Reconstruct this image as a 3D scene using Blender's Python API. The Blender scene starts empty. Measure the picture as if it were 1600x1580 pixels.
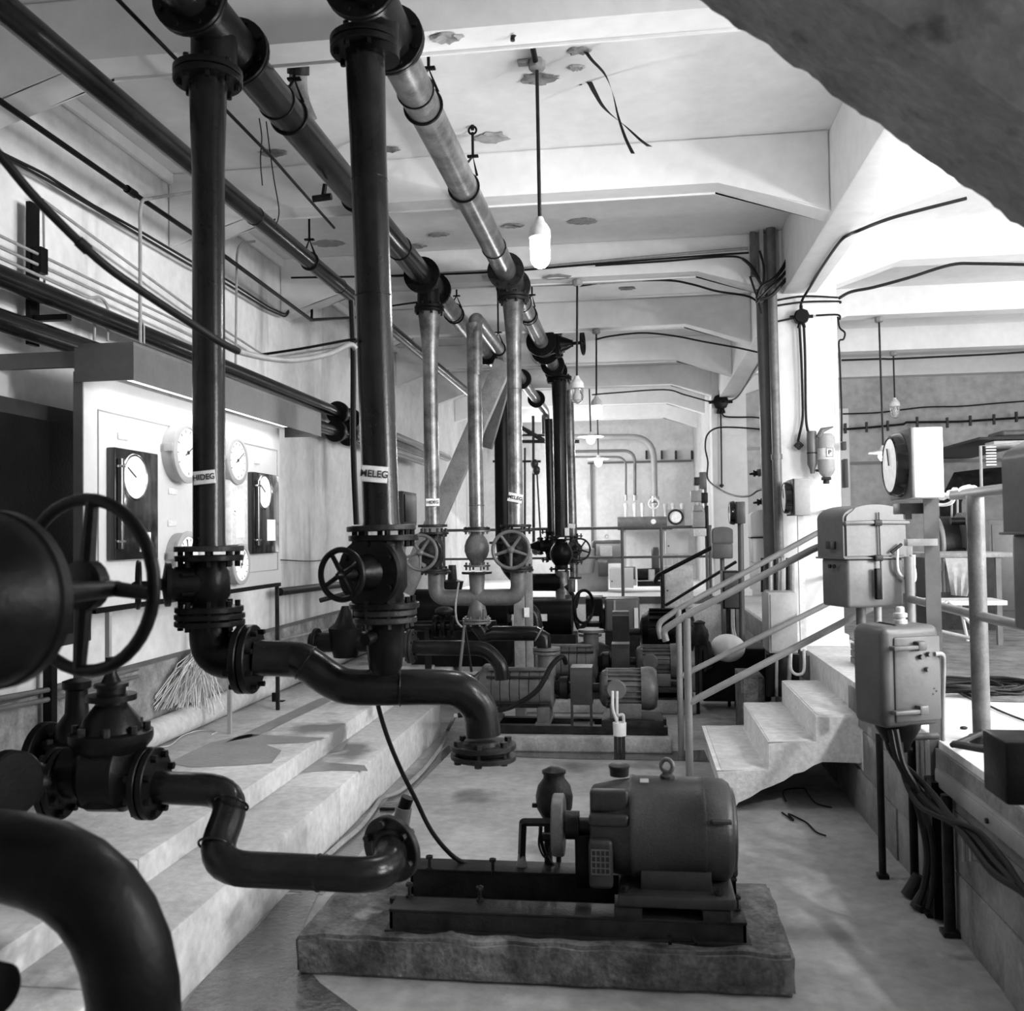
import bpy, bmesh, math, random
from mathutils import Vector, Matrix, Quaternion
random.seed(7)
V = Vector
PI = math.pi
# ------------------------------------------------------------------ camera
F, CX, CY = 1480.0, 800.0, 790.0            # focal length in pixels of the 1600 x 1580 frame
CAM = V((0, 0, 1.75))
def cam_axes(vpx=995, vpy=832, r=math.radians(1.03)):
    y = V((vpx-CX, CY-vpy, F)).normalized()
    u = V((-math.sin(r), math.cos(r), 0)); u = (u-y*u.dot(y)).normalized()
    x = y.cross(u)
    if x.x < 0: x = -x
    return x, y, u                            # room X, Y, Z seen from the camera
AX = cam_axes()
def cdir(v): return V((AX[0].dot(v), AX[1].dot(v), AX[2].dot(v)))
right, up, fwd = cdir(V((1, 0, 0))), cdir(V((0, 1, 0))), cdir(V((0, 0, 1)))
cd = bpy.data.cameras.new('camera'); cam = bpy.data.objects.new('camera', cd)
bpy.context.scene.collection.objects.link(cam)
cam.matrix_world = Matrix(((right.x, up.x, -fwd.x, 0), (right.y, up.y, -fwd.y, 0), (right.z, up.z, -fwd.z, CAM.z), (0, 0, 0, 1)))
cd.sensor_width = 36; cd.lens = F/1600*36; cd.clip_start = .05; cd.clip_end = 80
cd.dof.use_dof = True; cd.dof.focus_distance = 6.5; cd.dof.aperture_fstop = 3.5
sc = bpy.context.scene
sc.camera = cam
def ray(px, py): return cdir(V((px-CX, CY-py, F)))
def P(px, py, Y):
    r = ray(px, py); return CAM + r*(Y/r.y)
def Pz(px, py, z):
    r = ray(px, py); return CAM + r*((z-CAM.z)/r.z)
def Px(px, py, X):
    r = ray(px, py); return CAM + r*(X/r.x)
def S(n, Y): return n*Y/F
# ------------------------------------------------------------------ world, lights, exposure
w = bpy.data.worlds.new('world'); sc.world = w; w.use_nodes = True
w.node_tree.nodes['Background'].inputs[0].default_value = (.8, .8, .8, 1)
w.node_tree.nodes['Background'].inputs[1].default_value = .35
sc.view_settings.view_transform = 'Standard'; sc.view_settings.look = 'None'
sc.view_settings.exposure = 0.22; sc.view_settings.gamma = 1; sc.view_settings.use_curve_mapping = False
def area(name, loc, target, sx, sy, power, spread=180):
    l = bpy.data.lights.new(name, 'AREA'); l.shape = 'RECTANGLE'; l.size = sx; l.size_y = sy; l.energy = power
    l.spread = math.radians(spread)
    o = bpy.data.objects.new(name, l); sc.collection.objects.link(o); o.location = loc
    o.rotation_euler = (V(target)-V(loc)).to_track_quat('-Z', 'Y').to_euler(); return o
for k, (y, p) in enumerate(((1.6, 480), (4.8, 180), (8.0, 60), (11.2, 30))):   # daylight through the windows of the right wall
    area('window_daylight', (6.3, y, 2.75), (0, y+1.0, 3.6), 1.8, 1.9, p)
area('far_fill_light', (-2.9, 17.2, 2.9), (1.0, 17.0, 1.6), 2.4, 1.8, 130)   # added area light brightening the far end; the wall there has no window
# ------------------------------------------------------------------ materials
MATS = {}
def mat(name, a, b=None, rough=.6, metal=0, scale=3.0, bump=0.0, bscale=40, spec=.5, stain=None, coat=0, grain=.14):
    m = bpy.data.materials.new(name); m.use_nodes = True
    n, l = m.node_tree.nodes, m.node_tree.links
    p = n['Principled BSDF']
    p.inputs['Roughness'].default_value = rough; p.inputs['Metallic'].default_value = metal
    p.inputs['Specular IOR Level'].default_value = spec
    if coat: p.inputs['Coat Weight'].default_value = coat; p.inputs['Coat Roughness'].default_value = .12
    b = a if b is None else b
    tc = n.new('ShaderNodeTexCoord')
    geo = n.new('ShaderNodeNewGeometry')
    nz = n.new('ShaderNodeTexNoise'); nz.inputs['Scale'].default_value = scale; nz.inputs['Detail'].default_value = 8; nz.inputs['Roughness'].default_value = .65
    l.new(geo.outputs['Position'], nz.inputs['Vector'])
    cr = n.new('ShaderNodeValToRGB')
    cr.color_ramp.elements[0].position = .32; cr.color_ramp.elements[0].color = (a, a, a, 1)
    cr.color_ramp.elements[1].position = .68; cr.color_ramp.elements[1].color = (b, b, b, 1)
    l.new(nz.outputs['Fac'], cr.inputs['Fac']); out = cr.outputs['Color']
    n3 = n.new('ShaderNodeTexNoise'); n3.inputs['Scale'].default_value = scale*9; n3.inputs['Detail'].default_value = 4
    l.new(geo.outputs['Position'], n3.inputs['Vector'])
    mr = n.new('ShaderNodeMapRange'); mr.inputs[1].default_value = .3; mr.inputs[2].default_value = .7; mr.inputs[3].default_value = 1-grain; mr.inputs[4].default_value = 1+grain
    l.new(n3.outputs['Fac'], mr.inputs[0])
    vm = n.new('ShaderNodeVectorMath'); vm.operation = 'SCALE'; l.new(out, vm.inputs[0]); l.new(mr.outputs[0], vm.inputs['Scale']); out = vm.outputs[0]
    if stain:                                  # (dark value, noise scale, threshold, vertical stretch)
        mp = n.new('ShaderNodeMapping'); mp.inputs['Scale'].default_value = (1, 1, stain[3]); l.new(geo.outputs['Position'], mp.inputs['Vector'])
        n2 = n.new('ShaderNodeTexNoise'); n2.inputs['Scale'].default_value = stain[1]; n2.inputs['Detail'].default_value = 6
        l.new(mp.outputs['Vector'], n2.inputs['Vector'])
        r2 = n.new('ShaderNodeValToRGB'); r2.color_ramp.elements[0].position = stain[2]; r2.color_ramp.elements[1].position = stain[2]+.1
        l.new(n2.outputs['Fac'], r2.inputs['Fac'])
        mx = n.new('ShaderNodeMix'); mx.data_type = 'RGBA'
        l.new(r2.outputs['Color'], mx.inputs['Factor']); l.new(out, mx.inputs[6]); mx.inputs[7].default_value = (stain[0],)*3+(1,)
        out = mx.outputs[2]
    l.new(out, p.inputs['Base Color'])
    if bump:
        nb = n.new('ShaderNodeTexNoise'); nb.inputs['Scale'].default_value = bscale; nb.inputs['Detail'].default_value = 5
        l.new(geo.outputs['Position'], nb.inputs['Vector'])
        bp = n.new('ShaderNodeBump'); bp.inputs['Strength'].default_value = bump; bp.inputs['Distance'].default_value = .02
        l.new(nb.outputs['Fac'], bp.inputs['Height']); l.new(bp.outputs['Normal'], p.inputs['Normal'])
    MATS[name] = m; return m
def emit(name, c, s):
    m = bpy.data.materials.new(name); m.use_nodes = True
    p = m.node_tree.nodes['Principled BSDF']; p.inputs['Base Color'].default_value = (c, c, c, 1)
    p.inputs['Emission Color'].default_value = (1, 1, 1, 1); p.inputs['Emission Strength'].default_value = s
    MATS[name] = m
def glass(name, tint=1, rough=.05):
    m = bpy.data.materials.new(name); m.use_nodes = True
    p = m.node_tree.nodes['Principled BSDF']; p.inputs['Base Color'].default_value = (tint,)*3+(1,)
    p.inputs['Transmission Weight'].default_value = 1; p.inputs['Roughness'].default_value = rough; p.inputs['IOR'].default_value = 1.25
    MATS[name] = m
mat('black_paint', .0025, .007, rough=.36, spec=.12, scale=6, bump=.08, bscale=60)
mat('dark_pipe', .004, .012, rough=.24, scale=5, bump=.05, bscale=90, metal=.0, spec=.2)
mat('bright_pipe', .05, .24, rough=.3, scale=7, bump=.06, bscale=120, metal=.55, spec=.4)  # lighter base colour carries the overhead pipe's broad highlight
mat('dark_iron', .007, .025, rough=.42, spec=.18, scale=12, bump=.15, bscale=70)
mat('grey_iron', .07, .14, rough=.42, scale=9, bump=.1, bscale=70)
mat('mid_grey', .075, .115, rough=.42, scale=5, bump=.04, grain=.06)
mat('pale_grey', .25, .33, rough=.45, scale=5, bump=.03, grain=.06)
mat('light_paint', .58, .70, rough=.5, scale=4)
mat('white_paint', .72, .78, rough=.5, scale=3, grain=.03)
mat('box_grey', .055, .085, rough=.42, scale=5, bump=.04, grain=.06)
mat('panel_board', .5, .56, rough=.5, scale=3, grain=.02)
mat('rail_grey', .15, .2, rough=.4, scale=5, grain=.06)
mat('panel_rim', .30, .36, rough=.5, scale=4, grain=.04)
mat('damp', .19, .28, rough=.3, scale=5, bump=.1)
mat('motor_paint', .016, .032, rough=.40, spec=.35, scale=6, bump=.12, bscale=90)
mat('pump_paint', .055, .12, rough=.45, scale=10, bump=.1)
mat('plaster', .66, .76, rough=.85, scale=1.2, bump=.12, bscale=14, grain=.04)
mat('plaster_wall', .52, .72, rough=.85, scale=1.4, bump=.15, bscale=14, stain=(.33, 2.6, .60, .18), grain=.07)
mat('plaster_grey', .26, .36, rough=.85, scale=1.1, bump=.12, bscale=14)
mat('plaster_worn', .10, .34, rough=.9, scale=6, bump=.4, bscale=24)
mat('concrete_floor', .23, .40, rough=.66, scale=1.5, bump=.25, bscale=30, stain=(.13, 1.3, .57, 1))
mat('concrete_step', .40, .58, rough=.7, scale=2.2, bump=.25, bscale=30, stain=(.17, 1.5, .56, 1.6))
mat('concrete_dark', .02, .16, rough=.8, scale=6, bump=1, bscale=16, stain=(.34, 4, .60, 1), grain=.35)
mat('concrete_pad_top', .20, .42, rough=.8, scale=5, bump=.4, bscale=25)
mat('concrete_board', .13, .28, rough=.85, scale=4, bump=.3, bscale=20, stain=(.55, 3.0, .66, 1))
mat('concrete_white', .74, .86, rough=.8, scale=4, bump=.3, bscale=30)
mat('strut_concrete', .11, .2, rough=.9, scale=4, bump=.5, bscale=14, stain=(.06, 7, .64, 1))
mat('walkway_top', .62, .76, rough=.7, scale=2, bump=.1)
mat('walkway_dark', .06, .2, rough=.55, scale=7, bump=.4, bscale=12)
mat('plaster_hall', .34, .5, rough=.85, scale=1.2, bump=.12, bscale=14)
mat('timber', .16, .28, rough=.7, scale=8, bump=.2, bscale=30)
mat('timber_dark', .06, .11, rough=.7, scale=8, bump=.2, bscale=30)
mat('rubber', .006, .012, rough=.45, spec=.15)
mat('cloth', .28, .36, rough=.8)
mat('cable_pale', .42, .5, rough=.5)
mat('cable_grey', .2, .3, rough=.5)
mat('paper', .82, .9, rough=.7)
mat('ink', .015, rough=.6)
mat('dial', .85, .9, rough=.4)
mat('chrome', .45, .6, rough=.18, metal=1)
mat('black_gloss', .01, .015, rough=.12, coat=.5)
mat('wet_floor', .03, .12, rough=.08, scale=5, bump=.8, bscale=34, coat=1)
mat('straw', .45, .7, rough=.7)
emit('lamp_glow', 1, 28); emit('panel_glow', 1, 2.0)
glass('glass', 1, .03)
# ------------------------------------------------------------------ mesh builder
def frame(axis):
    a = V(axis).normalized(); h = V((0, 0, 1)) if abs(a.z) < .9 else V((1, 0, 0))
    u = a.cross(h).normalized(); return a, u, a.cross(u).normalized()
class MB:
    def __init__(s): s.b = bmesh.new(); s.smooth = True
    def faces(s, vs, fs):
        q = [s.b.verts.new(v) for v in vs]
        for f in fs:
            try: s.b.faces.new([q[i] for i in f])
            except ValueError: pass
        return s
    def box(s, c, d, rz=0, bev=0, axes=None):
        c = V(c); R = Matrix.Rotation(rz, 3, 'Z') if axes is None else Matrix([V(a).normalized() for a in axes]).transposed()
        t = bmesh.new(); bmesh.ops.create_cube(t, size=1)
        for v in t.verts: v.co = V((v.co.x*d[0], v.co.y*d[1], v.co.z*d[2]))
        if bev: bmesh.ops.bevel(t, geom=list(t.edges), offset=bev, segments=3 if bev > .012 else 2, affect='EDGES', profile=.5)
        for v in t.verts: v.co = c+R@v.co
        s.merge(t); return s
    def bx(s, x0, x1, y0, y1, z0, z1, bev=0): return s.box(((x0+x1)/2, (y0+y1)/2, (z0+z1)/2), (abs(x1-x0), abs(y1-y0), abs(z1-z0)), bev=bev)
    def merge(s, t):
        m = bpy.data.meshes.new('t'); t.to_mesh(m); s.b.from_mesh(m); bpy.data.meshes.remove(m); t.free()
    def lathe(s, o, axis, prof, n=24, cap=True):
        a, u, v = frame(axis); o = V(o); rings = []
        for t, r in prof:
            rings.append([s.b.verts.new(o+a*t+(u*math.cos(2*PI*i/n)+v*math.sin(2*PI*i/n))*max(r, 1e-4)) for i in range(n)])
        for p, q in zip(rings, rings[1:]):
            for i in range(n): s.b.faces.new((p[i], p[(i+1) % n], q[(i+1) % n], q[i]))
        if cap:
            s.b.faces.new(rings[0][::-1]); s.b.faces.new(rings[-1])
        return s
    def cyl(s, p0, p1, r, r1=None, n=16):
        p0, p1 = V(p0), V(p1); return s.lathe(p0, p1-p0, [(0, r), ((p1-p0).length, r if r1 is None else r1)], n)
    def disc(s, c, axis, r, t, n=28, ch=.12):  # flange-like disc centred at c
        c = V(c); a = V(axis).normalized(); e = t*ch
        return s.lathe(c-a*t/2, a, [(0, r-e), (e, r), (t-e, r), (t, r-e)], n)
    def sphere(s, c, r, sc_=(1, 1, 1), seg=20):
        t = bmesh.new(); bmesh.ops.create_uvsphere(t, u_segments=seg, v_segments=seg//2+2, radius=r)
        for v in t.verts: v.co = V((v.co.x*sc_[0], v.co.y*sc_[1], v.co.z*sc_[2]))+V(c)
        s.merge(t); return s
    def ring(s, c, axis, R, r, n=36, m=10):
        a, u, v = frame(axis); c = V(c); g = []
        for i in range(n):
            d = u*math.cos(2*PI*i/n)+v*math.sin(2*PI*i/n)
            g.append([s.b.verts.new(c+d*(R+r*math.cos(2*PI*j/m))+a*r*math.sin(2*PI*j/m)) for j in range(m)])
        for i in range(n):
            for j in range(m): s.b.faces.new((g[i][j], g[(i+1) % n][j], g[(i+1) % n][(j+1) % m], g[i][(j+1) % m]))
        return s
    def tube(s, pts, r, n=12, fil=0, closed=False):
        pts = [V(p) for p in pts]
        rr = r if isinstance(r, (list, tuple)) else [r]*len(pts)
        if fil:
            q, qr = [pts[0]], [rr[0]]
            for i in range(1, len(pts)-1):
                a, b, c = pts[i-1], pts[i], pts[i+1]
                d1, d2 = (a-b), (c-b); f = min(fil, d1.length*.49, d2.length*.49)
                p, e = b+d1.normalized()*f, b+d2.normalized()*f
                for k in range(9):
                    t = k/8; q.append(p*(1-t)**2+b*2*t*(1-t)+e*t*t); qr.append(rr[i])
            q.append(pts[-1]); qr.append(rr[-1]); pts, rr = q, qr
        tang = []
        for i in range(len(pts)):
            t = (pts[min(i+1, len(pts)-1)]-pts[max(i-1, 0)])
            tang.append(t.normalized() if t.length > 1e-9 else V((0, 0, 1)))
        a, u, v = frame(tang[0]); rings = []
        for i, p in enumerate(pts):
            if i:
                qn = tang[i-1].rotation_difference(tang[i]); u = qn@u
                u = (u-tang[i]*u.dot(tang[i])).normalized()
            v = tang[i].cross(u)
            k = 1
            rings.append([s.b.verts.new(p+(u*math.cos(2*PI*j/n)+v*math.sin(2*PI*j/n))*rr[i]*k) for j in range(n)])
        for p, q in zip(rings, rings[1:]):
            for i in range(n): s.b.faces.new((p[i], p[(i+1) % n], q[(i+1) % n], q[i]))
        s.b.faces.new(rings[0][::-1]); s.b.faces.new(rings[-1]); return s
    def prism(s, poly, vec):
        vec = V(vec); n = len(poly)
        a = [s.b.verts.new(V(p)) for p in poly]; b = [s.b.verts.new(V(p)+vec) for p in poly]
        s.b.faces.new(a[::-1]); s.b.faces.new(b)
        for i in range(n): s.b.faces.new((a[i], a[(i+1) % n], b[(i+1) % n], b[i]))
        return s
    def bolts(s, c, axis, R, n, size, L, ph=0):
        a, u, v = frame(axis); c = V(c)
        for i in range(n):
            d = u*math.cos(2*PI*(i+.5)/n+ph)+v*math.sin(2*PI*(i+.5)/n+ph)
            s.cyl(c+d*R-a*L/2, c+d*R+a*L/2, size, n=6)
        return s
COL = sc.collection
def bolt_parts(t, parent, c, axis, R, n, size, L, m):
    c = V(c)
    if (c-CAM).length > 5.2:
        o = t.p('bolts', MB().bolts(c, axis, R, n, size, L), m, parent); o['kind'] = 'stuff'; return
    a, u, v = frame(axis); me = None
    for i in range(n):
        an = 2*PI*(i+.5)/n; d = (u*math.cos(an)+v*math.sin(an))*R
        if me is None:
            o = mesh_obj('bolt', MB().cyl(-a*L/2, a*L/2, size, n=6), m, V((0, 0, 0))); me = o.data
        else: o = bpy.data.objects.new('bolt', me); COL.objects.link(o)
        o.parent = parent; o.location = c+d-t.base
def mesh_obj(name, mb, m, base):
    bmesh.ops.recalc_face_normals(mb.b, faces=mb.b.faces)
    for v in mb.b.verts: v.co -= base
    me = bpy.data.meshes.new(name); mb.b.to_mesh(me); mb.b.free()
    for p in me.polygons: p.use_smooth = True
    me.set_sharp_from_angle(angle=math.radians(38))
    me.materials.append(MATS[m])
    o = bpy.data.objects.new(name, me); COL.objects.link(o); return o
class T:                                        # a thing: an Empty at its base that parents its parts
    def __init__(s, name, label, cat, base, group=None):
        s.o = bpy.data.objects.new(name, None); COL.objects.link(s.o); s.o.empty_display_size = .1
        s.base = V(base); s.o.location = s.base; s.o['label'] = label; s.o['category'] = cat
        if group: s.o['group'] = group
    def p(s, name, mb, m, parent=None, label=None):
        o = mesh_obj(name, mb, m, s.base); o.parent = parent or s.o
        if label: o['label'] = label
        return o
def one(name, label, cat, mb, m, group=None, kind=None):
    mb.b.verts.ensure_lookup_table()
    vs = [v.co for v in mb.b.verts]
    lo = V((min(v.x for v in vs), min(v.y for v in vs), min(v.z for v in vs))); hi = V((max(v.x for v in vs), max(v.y for v in vs), max(v.z for v in vs)))
    base = V(((lo.x+hi.x)/2, (lo.y+hi.y)/2, lo.z))
    o = mesh_obj(name, mb, m, base); o.location = base; o['label'] = label; o['category'] = cat
    if group: o['group'] = group
    if kind: o['kind'] = kind
    return o
def struct(name, mb, m, parent=None, label=None):
    o = mesh_obj(name, mb, m, V((0, 0, 0)))
    if parent: o.parent = parent
    else: o['kind'] = 'structure'
    if label: o['label'] = label
    return o
def text(t, name, body, c, xdir, updir, size, parent=None, m='ink', lift=.002):
    cu = bpy.data.curves.new('txt', 'FONT'); cu.body = body; cu.size = size; cu.align_x = 'CENTER'; cu.align_y = 'CENTER'; cu.extrude = .0006; cu.offset = size*.02
    to = bpy.data.objects.new('txt', cu); COL.objects.link(to)
    dg = bpy.context.evaluated_depsgraph_get(); me = bpy.data.meshes.new_from_object(to.evaluated_get(dg))
    bpy.data.objects.remove(to); x = V(xdir).normalized(); u = V(updir); u = (u-x*u.dot(x)).normalized(); n = x.cross(u)
    for v in me.vertices: v.co = V(c)-t.base+x*v.co.x+u*v.co.y+n*(v.co.z+lift)
    me.materials.clear(); me.materials.append(MATS[m])
    o = bpy.data.objects.new(name, me); COL.objects.link(o); o.parent = parent or t.o; return o
# ================================================================== SETTING
CEIL, BB, HB = 4.30, 4.01, 3.77
XW, XL = -3.2, 1.35                            # left wall face, ledge face
WK = .78                                       # walkway height
struct('floor', MB().bx(-3.4, 1.5, -1.5, 14.4, -.12, 0), 'concrete_floor')
struct('ceiling', MB().bx(-3.4, 6.7, -1.5, 20.2, CEIL, CEIL+.15), 'plaster')
struct('wall_left', MB().bx(XW-.2, XW, -1.5, 20.2, 0, CEIL), 'plaster_wall')
b = MB().bx(XW+.002, XW+.012, 1, 12, .4, .93); struct('baseboard_left', b, 'plaster_worn')
b = MB().bx(XW+.012, XW+.022, 1, 12, .93, .96); struct('trim_1', b, 'mid_grey')
struct('wall_back', MB().bx(XW, 1.2, 20, 20.2, WK, CEIL), 'plaster_wall')
struct('wall_hall', MB().bx(1.2, 6.5, 14.75, 14.95, WK, CEIL).bx(1.2, 1.4, 14.95, 20.2, WK, CEIL), 'plaster_hall')
struct('wall_front', MB().bx(-3.4, 6.7, -1.7, -1.5, 0, CEIL), 'plaster_grey')
# right wall with window openings (outside the frame, it lets the daylight in)
b = MB().bx(6.5, 6.7, -1.5, 15, 0, 1.75).bx(6.5, 6.7, -1.5, 15, 3.75, CEIL)
for y0, y1 in ((-1.5, .65), (2.55, 3.85), (5.75, 7.05), (8.95, 10.25), (12.15, 15)): b.bx(6.5, 6.7, y0, y1, 1.75, 3.75)
struct('wall_right', b, 'plaster')
for i, y in enumerate((1.6, 4.8, 8.0, 11.2)):
    b = MB().bx(6.56, 6.6, y-.95, y+.95, 1.75, 1.8).bx(6.56, 6.6, y-.95, y+.95, 3.7, 3.75).bx(6.56, 6.6, y-.025, y+.025, 1.8, 3.7).bx(6.56, 6.6, y-.95, y-.9, 1.8, 3.7).bx(6.56, 6.6, y+.9, y+.95, 1.8, 3.7)
    struct('window_%d' % (i+1), b, 'light_paint')
# walkway and the far platform
wk = struct('walkway', MB().bx(XL, 6.5, -1.5, 14.75, 0, WK, bev=.008), 'walkway_top')
struct('platform', MB().bx(XW, 1.4, 14.3, 20, 0, WK, bev=.01), 'concrete_white')
struct('trim_2', MB().bx(XW, 1.3, 14.27, 14.32, WK-.09, WK+.012), 'mid_grey')
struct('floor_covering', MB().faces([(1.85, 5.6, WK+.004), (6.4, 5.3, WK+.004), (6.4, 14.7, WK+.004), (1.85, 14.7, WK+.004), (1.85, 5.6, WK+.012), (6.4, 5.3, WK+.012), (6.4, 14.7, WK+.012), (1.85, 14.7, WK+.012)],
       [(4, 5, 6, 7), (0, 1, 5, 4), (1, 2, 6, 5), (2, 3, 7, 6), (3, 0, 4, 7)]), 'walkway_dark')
# formwork boards of the ledge wall, one panel per board
rr = random.Random(3)
for row, (z0, z1) in enumerate(((.0, .27), (.275, .53), (.535, .745))):
    y = 1.2+row*.37
    while y < 13.8:
        L = 1.15+rr.random()*.5; x = XL-.012-rr.random()*.012
        if not (5.95 < y+L/2 < 7.6 and row > 0):
            struct('formwork_panel', MB().bx(x, XL+.005, y, min(y+L-.006, 14.2), z0, z1, bev=.004), 'concrete_board', parent=wk)
        y += L
# stairs up to the walkway
def stair():
    top = [(.47, .25), (.79, .25), (.79, .43), (1.08, .43), (1.08, .60), (1.39, .60)]
    bot = [(1.39, .31), (1.13, .315), (1.06, .29), (1.0, .255), (.94, .235), (.88, .20), (.81, .155), (.74, .13), (.67, .09), (.60, .05), (.56, .0), (.52, .0), (.505, .12)]
    b = MB(); q = [(x, 6.1, z) for x, z in top]+[(x, 6.1+rr.uniform(0, .006), z+rr.uniform(-.006, .006)) for x, z in bot]
    b.prism(q, (0, 1.4, 0)); bmesh.ops.bevel(b.b, geom=[e for e in b.b.edges if e.calc_length() > .2 and abs(e.verts[0].co.y-e.verts[1].co.y) < .02], offset=.008, segments=2, affect='EDGES')
    return b
st = struct('stairs', stair(), 'concrete_white')
for x, z in ((.50, .252), (.80, .432), (1.09, .602)):
    for k in range(1):
        struct('tread_face', MB().bx(x, x+.27, 6.12, 7.48, z-.002, z+.003, bev=.001), 'walkway_top', parent=st)
# plinth steps at the left
def slabs(name, x0, x1, z, y0, y1, cuts, m):
    s = struct(name, MB().bx(x0-.0, x1-.012, y0, y1-.01, 0, z-.012), m)
    cs = [y0]+cuts+[y1]
    for a, c in zip(cs, cs[1:]):
        b = MB().bx(x0+.002, x1, a+.003, c-.003, 0, z, bev=.012); struct('concrete_slab', b, m, parent=s)
slabs('step_lower', -2.15, -1.73, .30, 1.0, 8.2, [2.9, 5.35], 'concrete_step')
slabs('step_upper', XW, -2.08, .42, 1.0, 9.6, [3.75, 6.6], 'concrete_step')
struct('step_far', MB().bx(XW, -1.9, 9.62, 14.3, 0, .40, bev=.01), 'concrete_step')
# columns
def column(name, x0, x1, y0, y1):
    b = MB().bx(x0, x1, y0, y1, WK, CEIL, bev=.012).bx(x0-.03, x1+.03, y0-.03, y1+.03, WK, WK+.10, bev=.01)
    return struct(name, b, 'plaster')
column('column', 1.18, 1.70, 8.2, 8.66); column('column', 1.15, 1.66, 14.5, 14.9)
column('column', 1.28, 1.75, 1.6, 2.0)
struct('trim_3', MB().bx(2.75, 3.15, 14.55, 14.8, WK, 3.55, bev=.01), 'plaster')
struct('trim_4', MB().bx(1.9, 6.5, 14.70, 14.76, 2.72, 2.76), 'mid_grey')
# beams
def tbeam(y, wdt=.22):
    prof = [(XW, CEIL), (XW, HB), (-2.5, BB), (.56, BB), (1.26, HB), (1.26, CEIL)]
    b = MB().prism([(x, y, z) for x, z in prof], (0, wdt, 0)); 
    bmesh.ops.bevel(b.b, geom=[e for e in b.b.edges if e.calc_length() > wdt*1.05], offset=.012, segments=2, affect='EDGES')
    struct('ceiling_beam', b, 'plaster')
    if y < 14.6:
        prof = [(1.54, CEIL), (1.54, HB), (2.25, BB), (6.5, BB), (6.5, CEIL)]
        struct('ceiling_beam', MB().prism([(x, y, z) for x, z in prof], (0, wdt, 0)), 'plaster')
for k in range(10): tbeam(-.1+2.09*k)
struct('ceiling_beam', MB().bx(1.26, 1.54, -1.5, 14.5, HB-.02, CEIL, bev=.012), 'plaster')
struct('ceiling_beam', MB().bx(XW, XW+.04, -1.5, 20, 4.22, CEIL, bev=.01), 'plaster')
# the slanting concrete strut close to the camera at the top right
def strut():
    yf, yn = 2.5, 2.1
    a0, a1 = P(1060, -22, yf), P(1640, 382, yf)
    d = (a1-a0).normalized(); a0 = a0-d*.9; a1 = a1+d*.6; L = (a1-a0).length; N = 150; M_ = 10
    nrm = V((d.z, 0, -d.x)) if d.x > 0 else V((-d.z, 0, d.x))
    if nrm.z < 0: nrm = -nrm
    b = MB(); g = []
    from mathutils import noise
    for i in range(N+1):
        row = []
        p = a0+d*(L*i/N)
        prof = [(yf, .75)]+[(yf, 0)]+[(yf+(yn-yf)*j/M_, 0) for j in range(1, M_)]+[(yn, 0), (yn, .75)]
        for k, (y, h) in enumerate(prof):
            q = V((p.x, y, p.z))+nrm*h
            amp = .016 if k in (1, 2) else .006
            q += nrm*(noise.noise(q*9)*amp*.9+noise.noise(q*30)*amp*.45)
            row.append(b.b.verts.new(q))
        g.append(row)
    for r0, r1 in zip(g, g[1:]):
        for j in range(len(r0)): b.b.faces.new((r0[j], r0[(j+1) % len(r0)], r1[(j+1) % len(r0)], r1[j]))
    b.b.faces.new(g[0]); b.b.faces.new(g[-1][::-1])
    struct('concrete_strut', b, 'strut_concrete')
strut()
# plaster craters where hangers were knocked into the ceiling
def crater(px, py, z, r, seed):
    c = Pz(px, py, z); b = MB(); q = random.Random(seed); n = 26
    ring = []
    for j, (k, dz) in enumerate(((0, .0), (.45, .002), (.8, .006), (1.0, .001))):
        ring.append([b.b.verts.new((c.x+math.cos(2*PI*i/n)*r*k*q.uniform(.7, 1.25)*1.5, c.y+math.sin(2*PI*i/n)*r*k*q.uniform(.7, 1.2), z-.004-dz*q.uniform(.4, 2.2))) for i in range(n)])
    for a, d in zip(ring, ring[1:]):
        for i in range(n): b.b.faces.new((a[i], a[(i+1) % n], d[(i+1) % n], d[i]))
    struct('plaster_patch', b, 'plaster_worn' if seed % 2 else 'plaster_grey')
for i, a in enumerate(((767, 214, CEIL, .085), (608, 232, CEIL, .05), (685, 366, CEIL, .06), (650, 384, CEIL, .07), (512, 380, CEIL, .09), (425, 238, CEIL, .06), (910, 345, CEIL, .08), (905, 78, CEIL, .04), (900, 104, CEIL, .03), (840, 122, CEIL, .07), (870, 432, BB, .09), (980, 450, CEIL, .06), (697, 58, BB, .05), (1412, 488, CEIL, .09), (1470, 486, CEIL, .09), (800, 352, CEIL, .06))):
    crater(*a, i)
# hooks in the far wall
for i, px in enumerate((1010, 1034, 1056, 1081)):
    c = P(px, 711, 19.95); one('wall_hook', 'small black hook in the far wall to the right of the thick bent pipe', 'hook', MB().bx(c.x-.02, c.x+.02, 19.9, 19.99, c.z-.09, c.z+.09, bev=.005), 'ink', group='hooks in the far wall')
# puddle and wet gutter
def patch(name, label, cat, pts, z, m, kind=None):
    q = [Pz(x, y, z) for x, y in pts]
    if sum(a.x*b_.y-b_.x*a.y for a, b_ in zip(q, q[1:]+q[:1])) < 0: q.reverse()
    from mathutils.geometry import tessellate_polygon
    b = MB(); vs = [b.b.verts.new(v) for v in q]
    for t_ in tessellate_polygon([q]):
        try: b.b.faces.new([vs[i] for i in t_])
        except ValueError: pass
    return one(name, label, cat, b, m, kind=kind)
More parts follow.
